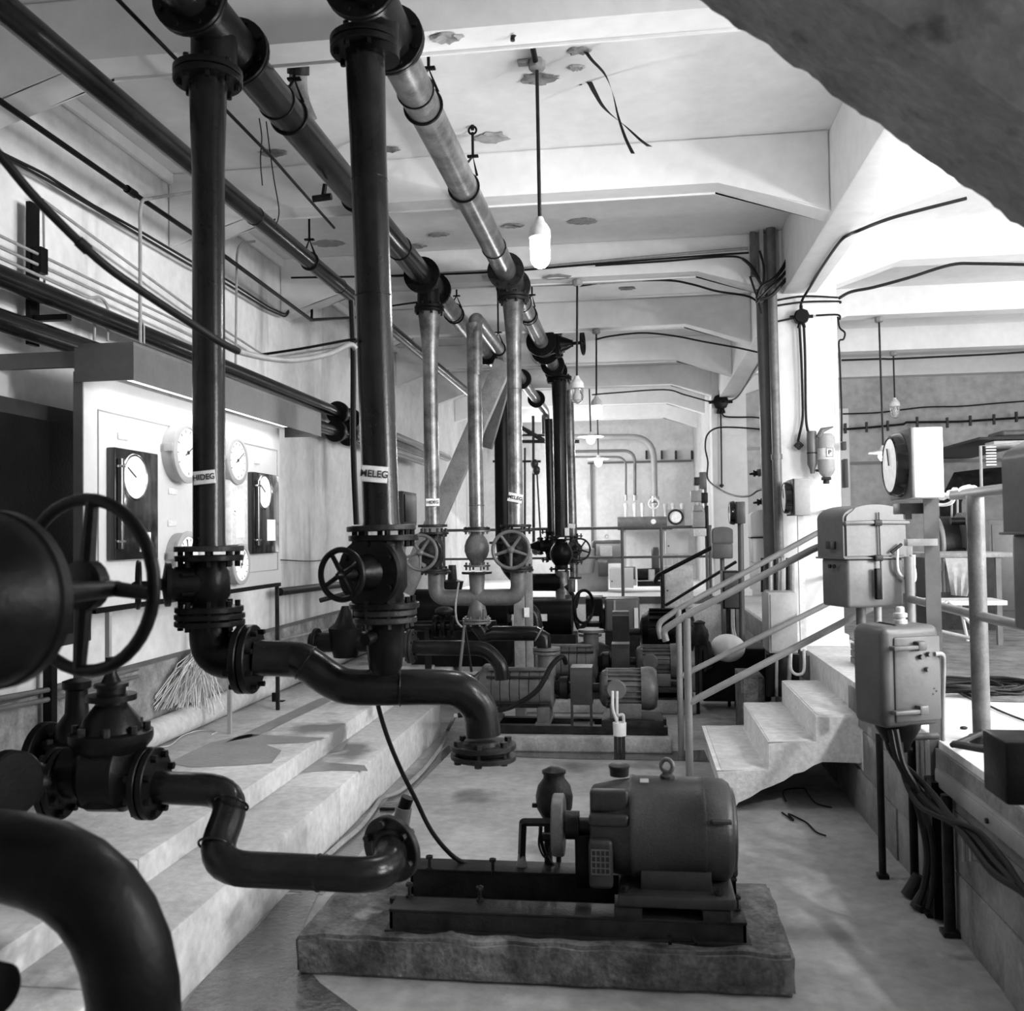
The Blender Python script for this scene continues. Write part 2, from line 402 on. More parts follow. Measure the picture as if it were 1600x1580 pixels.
# ================================================================== PIPEWORK
def handwheel(t, c, axis, R, r, n=5, m='black_paint', hub=.2, ph=.3, wob=0, par=None, sp=1):
    a, u, v = frame(axis); c = V(c)
    h = t.p('handwheel', MB().ring(c, a, R, r, 40, 10), m, par)
    t.p('hub', MB().lathe(c-a*r*1.6, a, [(0, R*hub*.8), (r*.6, R*hub), (r*2.6, R*hub), (r*3.2, R*hub*.7), (r*4.2, R*.08)], 18), m, h)
    for i in range(n):
        q = 2*PI*i/n+ph; d = u*math.cos(q)+v*math.sin(q); e = u*math.cos(q+wob)+v*math.sin(q+wob)
        t.p('spoke', MB().tube([c+d*R*hub*.6, c+(d+e)*R*.5, c+e*(R-r*.3)], [r*.95*sp, r*.75*sp, r*.75*sp], 8), m, h)
    return h
def valve(label, c, up_, H, fr, br, stem, bl, wd, wr, rim, m='black_paint', wm=None, n=5, group=None, name='gate_valve', bol=6, ft=.018, globe=False, wob=0, cat='valve', bf=None, barrel=False):
    """valve between two flanges along up_, with a bonnet and handwheel along stem"""
    c, up_, stem = V(c), V(up_).normalized(), V(stem).normalized()
    t = T(name, label, cat, c-V((0, 0, H)), group)
    if globe: prof = [(-H, br*.7), (-H*.72, br*.68), (-H*.45, br), (-H*.15, br*1.18), (H*.15, br*1.18), (H*.45, br), (H*.72, br*.68), (H, br*.7)]
    else: prof = [(-H, br*.8), (-H*.6, br*.82), (-H*.4, br), (H*.4, br), (H*.6, br*.82), (H, br*.8)]
    t.p('body', MB().lathe(c, up_, prof, 26), m)
    for s in (-1, 1):
        f = t.p('flange', MB().disc(c+up_*s*(H-ft/2), up_, fr, ft), m)
        bolt_parts(t, f, c+up_*s*(H-ft*.2), up_, fr*.82, bol, fr*.085, ft*3.6, m)
    if wr:
        bf = bf or br*1.25
        prof_b = [(br*.3, br*.86), (bl*.9, br*.84), (bl*.92, bf), (bl*1.04, bf), (bl*1.06, bf*.9), (bl*1.12, br*.3), (bl*1.3, br*.2)] if barrel else None
        t.p('bonnet', MB().lathe(c, stem, prof_b or [(br*.3, br*.95), (bl*.45, br*.8), (bl*.47, bf), (bl*.62, bf), (bl*.64, br*.78), (bl*.85, br*.55), (bl, br*.34), (bl*1.05, br*.34)], 24), m)
        bolt_parts(t, t.o, c+stem*bl*.54, stem, bf*.84, 6, bf*.09, bl*.3, m)
        t.p('stem', MB().cyl(c+stem*bl, c+stem*wd, br*.13+.004, n=12), m)
        handwheel(t, c+stem*wd, stem, wr, rim, n, wm or m, wob=wob)
    return t
def fpair(t, c, axis, r, th, m='dark_iron', bol=8, gap=.006, bs=None):
    a = V(axis).normalized(); c = V(c)
    for s in (-1, 1): f = t.p('flange', MB().disc(c+a*s*(th/2+gap/2), a, r, th), m)
    bolt_parts(t, f, c, a, r*.82, bol, bs or r*.085, th*3.9, m)
XA, XB, XD, XC, ZH, ZD, ZC = -1.03, -1.735, -1.335, -2.33, 3.915, 3.60, 3.76
R1, R2, R3 = 3.75, 7.9, 12.3                    # depth of the three riser rows
# ---- header over the left risers
t = T('header_pipe', 'thick black overhead pipe above the left-hand row of risers, passing the HIDEG riser', 'pipe', (XB, 4, ZH))
t.p('pipe', MB().cyl((XB, .4, ZH), (XB, 3.52, ZH), .094, n=28), 'dark_pipe')
t.p('pipe', MB().cyl((XB, 4.02, ZH), (XB, 7.66, ZH), .090, n=28), 'dark_pipe')
t.p('pipe', MB().cyl((XB, 8.2, ZH), (XB, 12.1, ZH), .082, n=28), 'bright_pipe')
for yr, L in ((R1, .22), (R2, .24)):
    t.p('tee', MB().cyl((XB, yr-L, ZH), (XB, yr+L, ZH), .108, n=28).cyl((XB, yr, ZH), (XB, yr, ZH-.2), .095, n=28), 'black_paint')
    for s in (-1, 1): fpair(t, (XB, yr+s*L, ZH), (0, 1, 0), .152, .018, 'black_paint')
fpair(t, (XB, 11.1, ZH), (0, 1, 0), .145, .02, 'black_paint')
for y in (4.45, 6.9, 9.0): t.p('pipe_band', MB().ring((XB, y, ZH), (0, 1, 0), .092, .005), 'black_paint')
# ---- header over the right risers
t = T('header_pipe', 'thick overhead pipe with its highlight put into a lighter colour, running under the lit globe lamp', 'pipe', (XA, 4, ZH))
t.p('pipe', MB().cyl((XA, .4, ZH), (XA, 3.52, ZH), .094, n=28), 'dark_pipe')
t.p('pipe', MB().cyl((XA, 4.02, ZH), (XA, 7.66, ZH), .088, n=28), 'bright_pipe')
t.p('pipe', MB().cyl((XA, 8.2, ZH), (XA, 10.55, ZH), .082, n=28), 'bright_pipe')
t.p('pipe', MB().cyl((XA, 11.1, ZH), (XA, 14.2, ZH), .082, n=28), 'bright_pipe')
for yr, L in ((R1, .22), (R2, .24), (R3, .26)):
    t.p('tee', MB().cyl((XA, yr-L, ZH), (XA, yr+L, ZH), .108, n=28).cyl((XA, yr, ZH), (XA, yr, ZH-.2), .095, n=28), 'black_paint' if yr != R2 else 'dark_iron')
    for s in (-1, 1): fpair(t, (XA, yr+s*L, ZH), (0, 1, 0), .152, .018, 'black_paint' if yr != R2 else 'dark_iron')
for y in (4.45, 7.0, 8.75, 9.3): t.p('pipe_band', MB().ring((XA, y, ZH), (0, 1, 0), .09, .005), 'black_paint')
valve('black gate valve in the overhead pipe with its handwheel pointing right near the ceiling', (XA, 10.82, ZH), (0, 1, 0), .27, .17, .12, (1, -.12, .02), .33, .46, .135, .012, n=4)
# ---- two lower overhead pipes
t = T('overhead_pipe', 'slim overhead pipe starting from the middle plain riser of the second row', 'pipe', (XD, R2, ZD))
t.p('pipe', MB().tube([(XD, R2, ZD-.5), (XD, R2, ZD), (XD, 14.2, ZD), (XD, 14.2, ZD-.35)], .062, 24, fil=.14), 'bright_pipe')
for y in (11.2, 12.9): t.p('flange', MB().disc((XD, y, ZD), (0, 1, 0), .12, .05), 'black_paint')
t = T('overhead_pipe', 'long black overhead pipe farthest left, crossing behind the HIDEG riser', 'pipe', (XC, 4, ZC))
t.p('pipe', MB().cyl((XC, .5, ZC), (XC, 7.3, ZC), .058, n=24), 'dark_pipe')
t.p('pipe', MB().cyl((XC, 7.3, ZC), (XC, 14.6, ZC), .052, n=24), 'dark_pipe')
t.p('pipe_band', MB().ring((XC, 5.6, ZC), (0, 1, 0), .057, .005), 'black_paint')
t.p('pipe_band', MB().ring((XC, 7.3, ZC), (0, 1, 0), .055, .006), 'black_paint')
# ---- row 1 risers
def riser(label, pts, r, ftop, fr, m, group=None, rtop=None, seam=(), fb=.1, ftm='black_paint', bots=True):
    """vertical pipe from a flange pair under a tee down to a flange"""
    top, bot = V(pts[0]), V(pts[-1]); t = T('riser_pipe', label, 'pipe', bot, group)
    d = (top-bot).normalized(); L = (top-bot).length; rt = rtop or r*1.15
    t.p('pipe', MB().lathe(bot, d, [(0, r*1.12), (.04, r), (L*.62, r), (L*.8, r*1.01), (L-.05, rt), (L, rt)], 32), m)
    if ftop: fpair(t, top, d, fr, .026, ftm, 8)
    if bots: t.p('flange', MB().disc(bot+d*.012, d, fr*.98, .022), 'dark_iron')
    for s in seam: t.p('weld_seam', MB().ring(bot+d*L*s, d, r, .0035), m)
    return t
Zf = P(325, 118, R1).z
r1 = riser('black riser pipe with the HIDEG sign, nearest and leftmost of the risers', [P(325, 120, R1), P(327, 862, R1)], .066, True, .143, 'dark_pipe', seam=(.86,), rtop=.078)
r2 = riser('thick black riser pipe with the tilted MELEG sign', [P(570, 72, R1), P(596, 830, R1)], .074, True, .143, 'dark_pipe', seam=(.72, .48), rtop=.082)
def plate(label, px, py, Y, wpx, hpx, body, tilt, tsize=.60, m='paper', fwd_=.0, group=None):
    c = P(px, py, Y); wd, h = S(wpx, Y), S(hpx, Y)
    x = V((math.cos(tilt), -fwd_, -math.sin(tilt))).normalized(); n = V((x.y, -x.x, 0)).normalized(); u = n.cross(x)*-1
    if u.z < 0: u = -u
    t = T('sign_plate', label, 'sign', c-V((0, 0, h/2)), group)
    t.p('plate', MB().box(c, (wd, .004, h), axes=(x, x.cross(u), u), bev=.0012), m)
    if body: text(t, 'lettering', body, c+V((0, -.003, 0)), x, u, h*tsize)
    return t
plate('small white sign with the word HIDEG on the nearest left riser', 319, 746, R1-.085, 38, 22, 'HIDEG', -.08)
plate('small white sign with the word MELEG, tilted on the thick riser', 585, 741, R1-.095, 43, 26, 'MELEG', .10)
# valve under the HIDEG riser: bonnet to the left with a small handwheel
dn = (P(327, 960, R1)-P(327, 872, R1)).normalized()
c1 = P(327, 912, R1)
valve('black gate valve below the HIDEG riser, small handwheel to its left', c1, (0, 0, 1), .118, .138, .085, (-1, -.62, .02), .165, .275, .092, .0095, bf=.092, bol=8, ft=.024, barrel=True)
t = T('pipe_elbow', 'black pipe elbow under the HIDEG riser valve, turning right to a bolted flange pair', 'pipe', P(345, 1040, R1))
fpair(t, P(328, 968, R1), (0, 0, 1), .142, .022, 'black_paint', 8)
t.p('elbow', MB().tube([P(328, 962, R1), P(330, 1028, R1), P(398, 1030, R1)], [.085, .085, .085], 28, fil=.16), 'black_paint')
fpair(t, P(386, 1030, R1), (1, .05, 0), .142, .03, 'black_paint', 8)
Q = R1+.05
t = T('branch_pipe', 'black S-shaped pipe in the centre, ending in a downward bend with an open bolted flange', 'pipe', P(755, 1180, 4.0))
pth = [P(395, 1028, R1), P(452, 1030, Q), P(478, 1036, Q), P(520, 1064, Q+.02), P(560, 1074, Q+.03), P(690, 1074, Q+.1), P(728, 1084, 3.92), P(750, 1112, 3.95), P(755, 1150, 3.95)]
q = []
for i in range(len(pth)-1):
    for k in range(4):
        a0, a1, a2, a3 = pth[max(i-1, 0)], pth[i], pth[i+1], pth[min(i+2, len(pth)-1)]; s = k/4
        q.append(.5*((2*a1)+(a2-a0)*s+(2*a0-5*a1+4*a2-a3)*s*s+(3*a1-a0-3*a2+a3)*s**3))
q.append(pth[-1]); t.p('pipe', MB().tube(q, .074, 28), 'dark_pipe')
for i in (8, 18): t.p('weld_seam', MB().ring(q[i], q[i+1]-q[i], .075, .004), 'dark_pipe')
c = P(755, 1166, 3.95)
t.p('collar', MB().lathe(P(755, 1156, 3.95), (0, 0, -1), [(0, .078), (.02, .092), (.04, .096)], 28), 'dark_iron')
t.p('flange', MB().disc(c, (0, 0, 1), .138, .022, 40), 'dark_iron')
t.p('flange', MB().disc(c-V((0, 0, .042)), (.04, 0, 1), .138, .02, 40), 'dark_iron')
t.p('gasket', MB().disc(c-V((0, 0, .02)), (0, 0, 1), .115, .02, 30), 'black_paint')
for i in range(6):
    an = 2*PI*i/6+.5; d = V((math.cos(an)*.112, math.sin(an)*.112, 0))
    t.p('bolt', MB().cyl(c+d+V((0, 0, .028)), c+d-V((0, 0, .065)), .010, n=8).cyl(c+d+V((0, 0, .011)), c+d+V((0, 0, .030)), .0165, n=6).cyl(c+d-V((0, 0, .052)), c+d-V((0, 0, .066)), .0165, n=6), 'dark_iron')
# valve under the MELEG riser: handwheel turned to the camera
c2 = P(600, 893, R1)
valve('black gate valve below the MELEG riser with a dished handwheel facing forward', c2, (0, 0, 1), .148, .142, .095, (-.30, -1, .0), .20, .30, .094, .0115, bf=.138, bol=8, ft=.024, n=4, wob=.45)
t = T('check_valve', 'black tapering check valve body hanging below the MELEG riser valve', 'valve', P(602, 1050, R1))
fpair(t, P(602, 962, R1), (0, 0, 1), .128, .024, 'dark_iron', 8)
p0 = P(602, 968, R1); L = (p0-P(602, 1055, R1)).length
t.p('body', MB().lathe(p0, (0, 0, -1), [(0, .098), (L*.12, .078), (L*.5, .074), (L*.85, .066), (L*.97, .05), (L, .03)], 28), 'black_paint')
t.p('boss', MB().cyl(p0+V((-.03, -.06, -.06)), p0+V((-.05, -.12, -.07)), .024, n=12), 'black_paint')
# ---- pipe at left background feeding the second pump
t = T('suction_pipe', 'straight black pipe just above the plinth, bending down behind the ribbed pump', 'pipe', P(700, 1040, 7.4))
t.p('pipe', MB().tube([P(585, 1012, 7.35), P(760, 1013, 7.35), P(783, 1040, 7.35), P(785, 1062, 7.35)], .058, 22, fil=.12), 'dark_pipe')
fpair(t, P(642, 1010, 7.35), (1, 0, 0), .135, .02, 'dark_iron', 8)
t.p('stub', MB().cyl(P(612, 1010, 7.35), P(640, 1010, 7.35), .09, n=20), 'dark_iron')
t = T('suction_pipe', 'short black pipe with three upright flanges behind the MELEG riser', 'pipe', P(690, 1000, 8.8))
t.p('pipe', MB().cyl(P(560, 979, 8.8), P(775, 978, 8.8), .05, n=20), 'dark_pipe')
for px, rr_ in ((681, .105), (694, .1), (708, .1)): t.p('flange', MB().disc(P(px, 979, 8.8), (1, 0, 0), rr_, .035), 'black_paint')
t.p('cap', MB().sphere(P(694, 955, 8.8), .09, (1, 1, .5)), 'dark_iron'); t.p('saddle', MB().bx(P(665, 979, 8.8).x, P(672, 979, 8.8).x, 8.75, 8.85, .42, P(668, 979, 8.8).z), 'dark_iron')
# ---- row 2 risers
Y = R2
riser('pale-flanged riser pipe left of the bare middle riser, white tag at chest height', [P(671, 484, Y), P(676, 824, Y)], .064, True, .128, 'bright_pipe', seam=(.9,), rtop=.095)
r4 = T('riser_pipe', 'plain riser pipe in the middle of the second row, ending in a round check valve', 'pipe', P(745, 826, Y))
r4.p('pipe', MB().tube([P(745, 826, Y), P(740, 520, Y), P(739, 506, Y)], .062, 24), 'bright_pipe')
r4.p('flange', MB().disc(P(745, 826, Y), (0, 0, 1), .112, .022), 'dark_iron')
r4.p('weld_seam', MB().ring(P(744.7, 790, Y), (0, 0, 1), .062, .005), 'bright_pipe')
riser('riser pipe below the lamp-side overhead pipe, tapering at its top, tilted white tag', [P(802, 466, Y), P(806, 824, Y)], .062, True, .135, 'bright_pipe', seam=(.93, .6), rtop=.092, ftm='dark_iron')
plate('small blank-looking white tag on the left riser of the second row', 676, 785, Y-.08, 22, 12, 'HIDEG', 0, .55)
plate('small tilted white tag on the tapering riser right of the bare riser', 805, 778, Y-.08, 23, 14, 'MELEG', .22, .55)
valve('gate valve with a grey five-spoked handwheel at the left end of the U-shaped pipe', P(678, 862, Y), (0, 0, 1), .165, .128, .085, (-.12, -1, 0), .2, .34, .142, .014, m='dark_iron', wm='grey_iron', n=5, ft=.02)
valve('gate valve with a grey five-spoked handwheel at the right end of the U-shaped pipe', P(808, 858, Y), (0, 0, 1), .165, .13, .085, (-.02, -1, 0), .2, .34, .148, .015, m='dark_iron', wm='grey_iron', n=5, ft=.02, )
valve('round-bellied check valve between the two grey handwheels', P(745, 857, Y), (0, 0, 1), .155, .112, .088, (0, -1, 0), 0, 0, 0, 0, m='grey_iron', globe=True, name='check_valve')
t = T('manifold_pipe', 'grey U-shaped pipe joining the three valves of the second row', 'pipe', P(745, 970, Y))
zz = P(745, 934, Y).z
t.p('pipe', MB().tube([P(681, 896, Y), (P(681, 896, Y).x, Y, zz), (P(810, 896, Y).x, Y, zz), P(810, 893, Y)], .068, 24, fil=.23), 'grey_iron')
t.p('pipe', MB().lathe(P(745, 893, Y), (0, 0, -1), [(0, .07), (.14, .062), (.3, .07), (.36, .082), (.41, .075)], 24), 'grey_iron')
for px, py in ((681, 894), (745, 895), (810, 891)): t.p('flange', MB().disc(P(px, py, Y), (0, 0, 1), .128, .02), 'dark_iron')
fpair(t, P(745, 970, Y), (0, 0, 1), .12, .02, 'grey_iron', 8)
t.p('cock', MB().cyl(P(756, 968, Y-.1), P(756, 952, Y-.1), .012, n=8), 'grey_iron')
t = T('branch_pipe', 'dark pipe from the U-shaped pipe slanting over to the ribbed pump outlet', 'pipe', P(850, 1010, 7.7))
t.p('pipe', MB().tube([P(745, 976, Y), P(758, 994, Y), P(772, 990, 7.88), P(838, 990, 7.86), P(849, 996, 7.86), P(850, 1012, 7.86)], .062, 22), 'dark_pipe')
t.p('weld_seam', MB().ring(P(842, 991, 7.7), (1, 0, -.6), .064, .006), 'grey_iron')
# ---- row 3 risers
Y = R3
riser('black riser pipe under the overhead valve, third row, above a round check valve', [P(873.5, 592, Y), P(877, 840, Y)], .088, True, .165, 'dark_pipe', rtop=.1)
valve('round-bellied black check valve at the foot of the third-row riser', P(877, 866, Y), (0, 0, 1), .2, .16, .125, (0, -1, 0), 0, 0, 0, 0, globe=True, name='check_valve')
t = T('riser_pipe', 'lower length of the third-row riser running down to the rear pump', 'pipe', P(880, 1005, Y))
t.p('pipe', MB().lathe(P(878, 892, Y), P(881, 1010, Y)-P(878, 892, Y), [(0, .095), (.4, .09), (.42, .105), (1.0, .11)], 22), 'bright_pipe')
fpair(t, P(879, 942, Y), (0, 0, 1), .17, .02, 'grey_iron', 8)
t.p('side_branch', MB().cyl(P(822, 910, Y), P(876, 910, Y), .115, n=24), 'black_paint')
valve('small gate valve with a thin handwheel right of the third-row check valve', P(896, 858, 14.0), (0, 0, 1), .2, .14, .08, (.28, -1, 0), .25, .42, .155, .014, m='dark_iron', n=5)
valve('small black valve with its bonnet to the left behind the grey handwheel', P(862, 853, 13.2), (0, 0, 1), .2, .15, .1, (-1, -.3, 0), .3, .4, .12, .02, m='black_paint', n=4)
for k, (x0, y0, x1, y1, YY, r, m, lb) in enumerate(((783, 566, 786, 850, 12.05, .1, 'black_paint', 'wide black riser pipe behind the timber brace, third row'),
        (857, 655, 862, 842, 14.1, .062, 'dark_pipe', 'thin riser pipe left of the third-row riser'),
        (889, 600, 897, 905, 14.0, .062, 'bright_pipe', 'thin riser pipe right of the third-row riser'))):
    t = T('riser_pipe', lb, 'pipe', P(x1, y1, YY))
    pts = [P(x0, y0, YY), P(x1, y1, YY)]
    if k == 0: pts += [P(792, 885, YY), P(815, 908, YY), P(835, 910, YY)]
    if k == 2: pts = [V((P(x0, y0, YY).x, YY, ZH))]+pts
    t.p('pipe', MB().tube(pts, r, 20, fil=.2), m)
    t.p('flange', MB().disc(P(x1, y1-2, YY), (0, 0, 1), r*1.8, .03), 'dark_iron')
plate('tiny white tag on the thin riser at the far right of the risers', 893, 822, 13.93, 12, 7, '', .1)
plate('short white strip hanging beside the third-row riser', 886, 836, 12.2, 7, 22, '', 0)
# ---- foreground pipework bottom left
def near_valve():
    c = P(174, 1208, 3.25)
    t = T('gate_valve', 'large black gate valve low at the left with a bolted dome on top', 'valve', P(174, 1270, 3.25))
    t.p('body', MB().lathe(c, (1, .05, 0), [(-.17, .09), (-.1, .095), (-.06, .135), (.06, .135), (.1, .095), (.14, .09)], 28).cyl(c-V((0, 0, .1)), c+V((0, 0, .12)), .115, n=26), 'black_paint')
    for px in (92, 234): fpair(t, P(px, 1224, 3.25), (1, .05, 0), .128, .024, 'black_paint', 8, bs=.014)
    t.p('bonnet', MB().lathe(c, (0, 0, 1), [(.08, .115), (.11, .14), (.125, .145), (.15, .145), (.155, .11), (.2, .095), (.25, .055), (.262, .055), (.264, .088), (.285, .088), (.29, .05), (.31, .05), (.312, .06), (.325, .06), (.33, .035), (.36, .02), (.42, .02)], 28), 'black_paint')
    bolt_parts(t, t.o, c+V((0, 0, .145)), (0, 0, 1), .122, 8, .013, .07, 'dark_iron')
    return t
near_valve()
t = T('gate_valve', 'black domed valve bonnet behind the large low valve at the left', 'valve', P(115, 1160, 3.9))
c = P(120, 1168, 3.9)
t.p('body', MB().cyl(c-V((.22, 0, .12)), c+V((.2, 0, -.12)), .1, n=22), 'black_paint')
t.p('bonnet', MB().lathe(c, (0, 0, 1), [(-.1, .1), (0, .11), (.01, .14), (.035, .14), (.04, .1), (.1, .085), (.15, .05), (.25, .045), (.26, .06), (.29, .06), (.3, .03)], 24), 'black_paint')
bolt_parts(t, t.o, c+V((0, 0, .02)), (0, 0, 1), .12, 6, .014, .07, 'dark_iron')
t.p('flange', MB().disc(P(70, 1182, 3.9), (1, 0, 0), .15, .04), 'black_paint')
t = T('bent_pipe', 'black pipe low in front, bent forward and right, ending in a big round bolted flange', 'pipe', P(450, 1395, 3.2))
t.p('pipe', MB().tube([P(238, 1230, 3.25), P(372, 1236, 3.27), P(326, 1356, 3.02), P(470, 1362, 3.1), P(605, 1370, 3.14), P(612, 1322, 3.42)], [.058]*6, 30, fil=.13), 'dark_pipe')
for a_, b_ in (((362, 1256, 3.2), (355, 1275, 3.17)), ((337, 1322, 3.08), (333, 1335, 3.06)), ((498, 1364, 3.11), (510, 1364, 3.11))):
    p0, p1 = P(*a_), P(*b_); t.p('weld_seam', MB().ring(p0, p1-p0, .058, .0045), 'dark_pipe')
fc = P(612, 1326, 3.42); fa = (V((.42, 1, .12))).normalized()
t.p('flange', MB().disc(fc, fa, .122, .028, 40), 'dark_iron')
t.p('collar', MB().lathe(fc, -fa, [(0, .085), (.02, .08), (.035, .062)], 28), 'dark_iron')
a_, u_, v_ = frame(fa)
for i in range(6):
    an = 2*PI*i/6+.35; d = (u_*math.cos(an)+v_*math.sin(an))*.098; t.p('bolt', MB().cyl(fc+d-fa*.034, fc+d+fa*.03, .014, n=6), 'dark_iron')
t = T('side_pipe', 'black pipe flange cut off by the left edge beside the large low valve', 'pipe', P(20, 1270, 3.1))
t.p('flange', MB().disc(P(14, 1226, 3.0), (1, -.35, 0), .115, .06), 'black_paint')
t.p('pipe', MB().cyl(P(-90, 1226, 2.9), P(100, 1222, 3.25), .075, n=24), 'black_paint')
t = T('elbow_pipe', 'very large dark pipe elbow filling the bottom left corner', 'pipe', P(205, 1640, 1.9))
t.p('elbow', MB().tube([P(-330, 1330, 1.9), P(214, 1338, 1.9), P(208, 1900, 1.9)], .094, 40, fil=.36), 'black_paint')
t.p('flange', MB().disc(P(-12, 1545, 1.75), (1, -.3, 0), .05, .05), 'black_paint')
t = T('gate_valve', 'huge black handwheel and round bonnet close to the camera at the left edge', 'valve', P(0, 1090, 1.7))
hc = P(134, 914, 2.12); ha = V((.24, 1, .0)).normalized()
handwheel(t, hc, ha, .205, .0155, 4, 'black_paint', hub=.3, ph=.1, wob=0, sp=1.35)
dc = P(-22, 938, 1.72)
t.p('bonnet', MB().lathe(dc, (.12, 1, 0), [(-.16, .10), (-.1, .135), (-.04, .165), (-.02, .172), (.0, .172), (.006, .178), (.03, .178), (.04, .12), (.06, .05), (.08, .03), (.40, .018)], 48), 'black_paint')
t.p('body', MB().cyl(dc-V((.4, .25, 0)), dc-V((.05, .1, 0)), .13, n=30), 'black_paint')
# ---- timber supports
def beam_between(name, label, a, c, wd, th, m, cat='timber', face=(0, -1, 0)):
    a, c = V(a), V(c); d = (c-a).normalized(); f = V(face); s = d.cross(f).normalized(); f = s.cross(d)
    return one(name, label, cat, MB().box((a+c)/2, ((c-a).length, wd, th), axes=(d, s, f), bev=.006), m)
beam_between('timber_brace', 'long slanting timber brace behind the second row of risers', P(788, 566, 9.6), P(632, 925, 9.6), .185, .12, 'timber')
beam_between('timber_brace', 'darker timber leaning the other way behind the brace top', P(793, 585, 9.9), P(760, 700, 9.9), .12, .1, 'timber_dark')
t = T('timber_post', 'pair of upright timbers with a paper note beside the rear pumps', 'timber', P(815, 1040, 9.0))
t.p('post', MB().box(P(812, 960, 9.0)+V((0, 0, -.22)), (.1, .1, 1.5), bev=.006), 'timber'); t.p('post', MB().box(P(827, 950, 9.05)+V((0, 0, -.2)), (.065, .09, 1.45), bev=.006), 'timber')
t.p('note', MB().box(P(823, 957, 8.93), (.05, .004, .09)), 'paper')
# ================================================================== LEFT WALL AND INSTRUMENT PANEL
XP = -2.75
A0, A1 = Px(131, 600, XP), Px(437, 690, XP)
y0, y1 = A0.y, A1.y
t = T('control_cabinet', 'white gauge panel with a lit overhanging canopy, standing off the left wall', 'panel', (XP, (y0+y1)/2, .42))
pnl = t.p('board', MB().bx(XP-.035, XP, y0, y1, 1.40, 2.6, bev=.004), 'panel_board')
t.p('inner_frame', MB().bx(XP, XP+.006, y0+.12, y1-.06, 1.50, 1.506).bx(XP, XP+.006, y0+.12, y1-.06, 2.42, 2.426).bx(XP, XP+.006, y0+.12, y0+.126, 1.5, 2.42).bx(XP, XP+.006, y1-.066, y1-.06, 1.5, 2.42), 'pale_grey', pnl)
t.p('side', MB().bx(XP-.05, XP-.036, y0-.004, y0+.02, .42, 2.6).bx(XP-.05, XP-.0, y0-.012, y0-.004, 1.0, 2.6), 'mid_grey')
zc = 2.73
t.p('canopy', MB().bx(XP+.0, -2.455, y0-.05, y1+.12, zc-.02, zc, bev=.002).bx(-2.47, -2.455, y0-.05, y1+.12, 2.54, zc-.02).bx(XP-.02, -2.47, y0-.05, y0-.035, 2.54, zc-.02).bx(XP, -2.47, y1+.105, y1+.12, 2.54, zc-.02), 'mid_grey')
t.p('light_strip', MB().bx(XP+.05, -2.53, y0+.06, y1-.06, 2.60, 2.64, bev=.01), 'panel_glow')
t.p('lower_rail', MB().bx(XP-.03, XP+.004, y0+.1, y1, 1.372, 1.398), 'black_paint')
for y in (y0+.25, y1-.9, y1-.03): t.p('leg', MB().bx(XP-.03, XP-.005, y-.012, y+.012, .42, 1.38), 'dark_iron' if y > y1-.5 else 'pale_grey')
t.p('bracket_bar', MB().bx(XW, XP-.02, y0-.03, y0+.0, 2.62, 2.70), 'mid_grey')
l = bpy.data.lights.new('canopy_tube', 'AREA'); l.shape = 'RECTANGLE'; l.size = .18; l.size_y = 2.3; l.energy = 8
lo = bpy.data.objects.new('canopy_tube', l); COL.objects.link(lo); lo.location = (-2.60, (y0+y1)/2, 2.59); lo.rotation_euler = (0, math.radians(-16), 0)
def gauge(label, px, py, ry, name='round_gauge', rim='panel_rim', d=.07, needle=30):
    c = Px(px, py, XP); r = ry*c.y/F; t = T(name, label, 'gauge', c-V((0, 0, r)))
    t.p('case', MB().lathe(c, (1, 0, 0), [(0, r*.93), (d*.75, r*.95), (d*.8, r), (d*.95, r), (d, r*.93), (d, r*.80), (d*.82, r*.78)], 40), rim)
    f = t.p('dial', MB().lathe(c, (1, 0, 0), [(d*.8, r*.79), (d*.9, r*.79)], 36), 'dial')
    an = math.radians(needle); dd = V((0, math.cos(an), math.sin(an)))
    t.p('needle', MB().tube([c+V((d*.93, 0, 0))-dd*r*.2, c+V((d*.93, 0, 0))+dd*r*.7], r*.018, 6), 'ink', f)
    t.p('hub', MB().lathe(c, (1, 0, 0), [(d*.9, r*.07), (d*.98, r*.06)], 12), 'ink', f)
    for k in range(12):
        an = math.radians(-120+k*27); dd = V((0, math.sin(an), math.cos(an)))
        o = t.p('tick', MB().box(c+V((d*.91, 0, 0))+dd*r*.68, (.002, r*.03, r*.09), axes=((1, 0, 0), V((1, 0, 0)).cross(dd), dd)), 'ink', f)
    t.p('catch', MB().box(c+V((d*.6, -r*.98, r*.1)), (d*.6, r*.14, r*.26), bev=.003), rim)
    return t
gauge('largest pale round gauge, upper left on the white panel', 274, 708, 51, d=.09)
gauge('pale round gauge half hidden by the HIDEG riser, lower left on the panel', 277, 872, 44, d=.08, needle=100)
gauge('pale round gauge just right of the HIDEG riser, upper row', 358, 720, 40, d=.07)
gauge('pale round gauge low on the panel behind the valve below the HIDEG riser', 364, 882, 34, d=.07, needle=60)
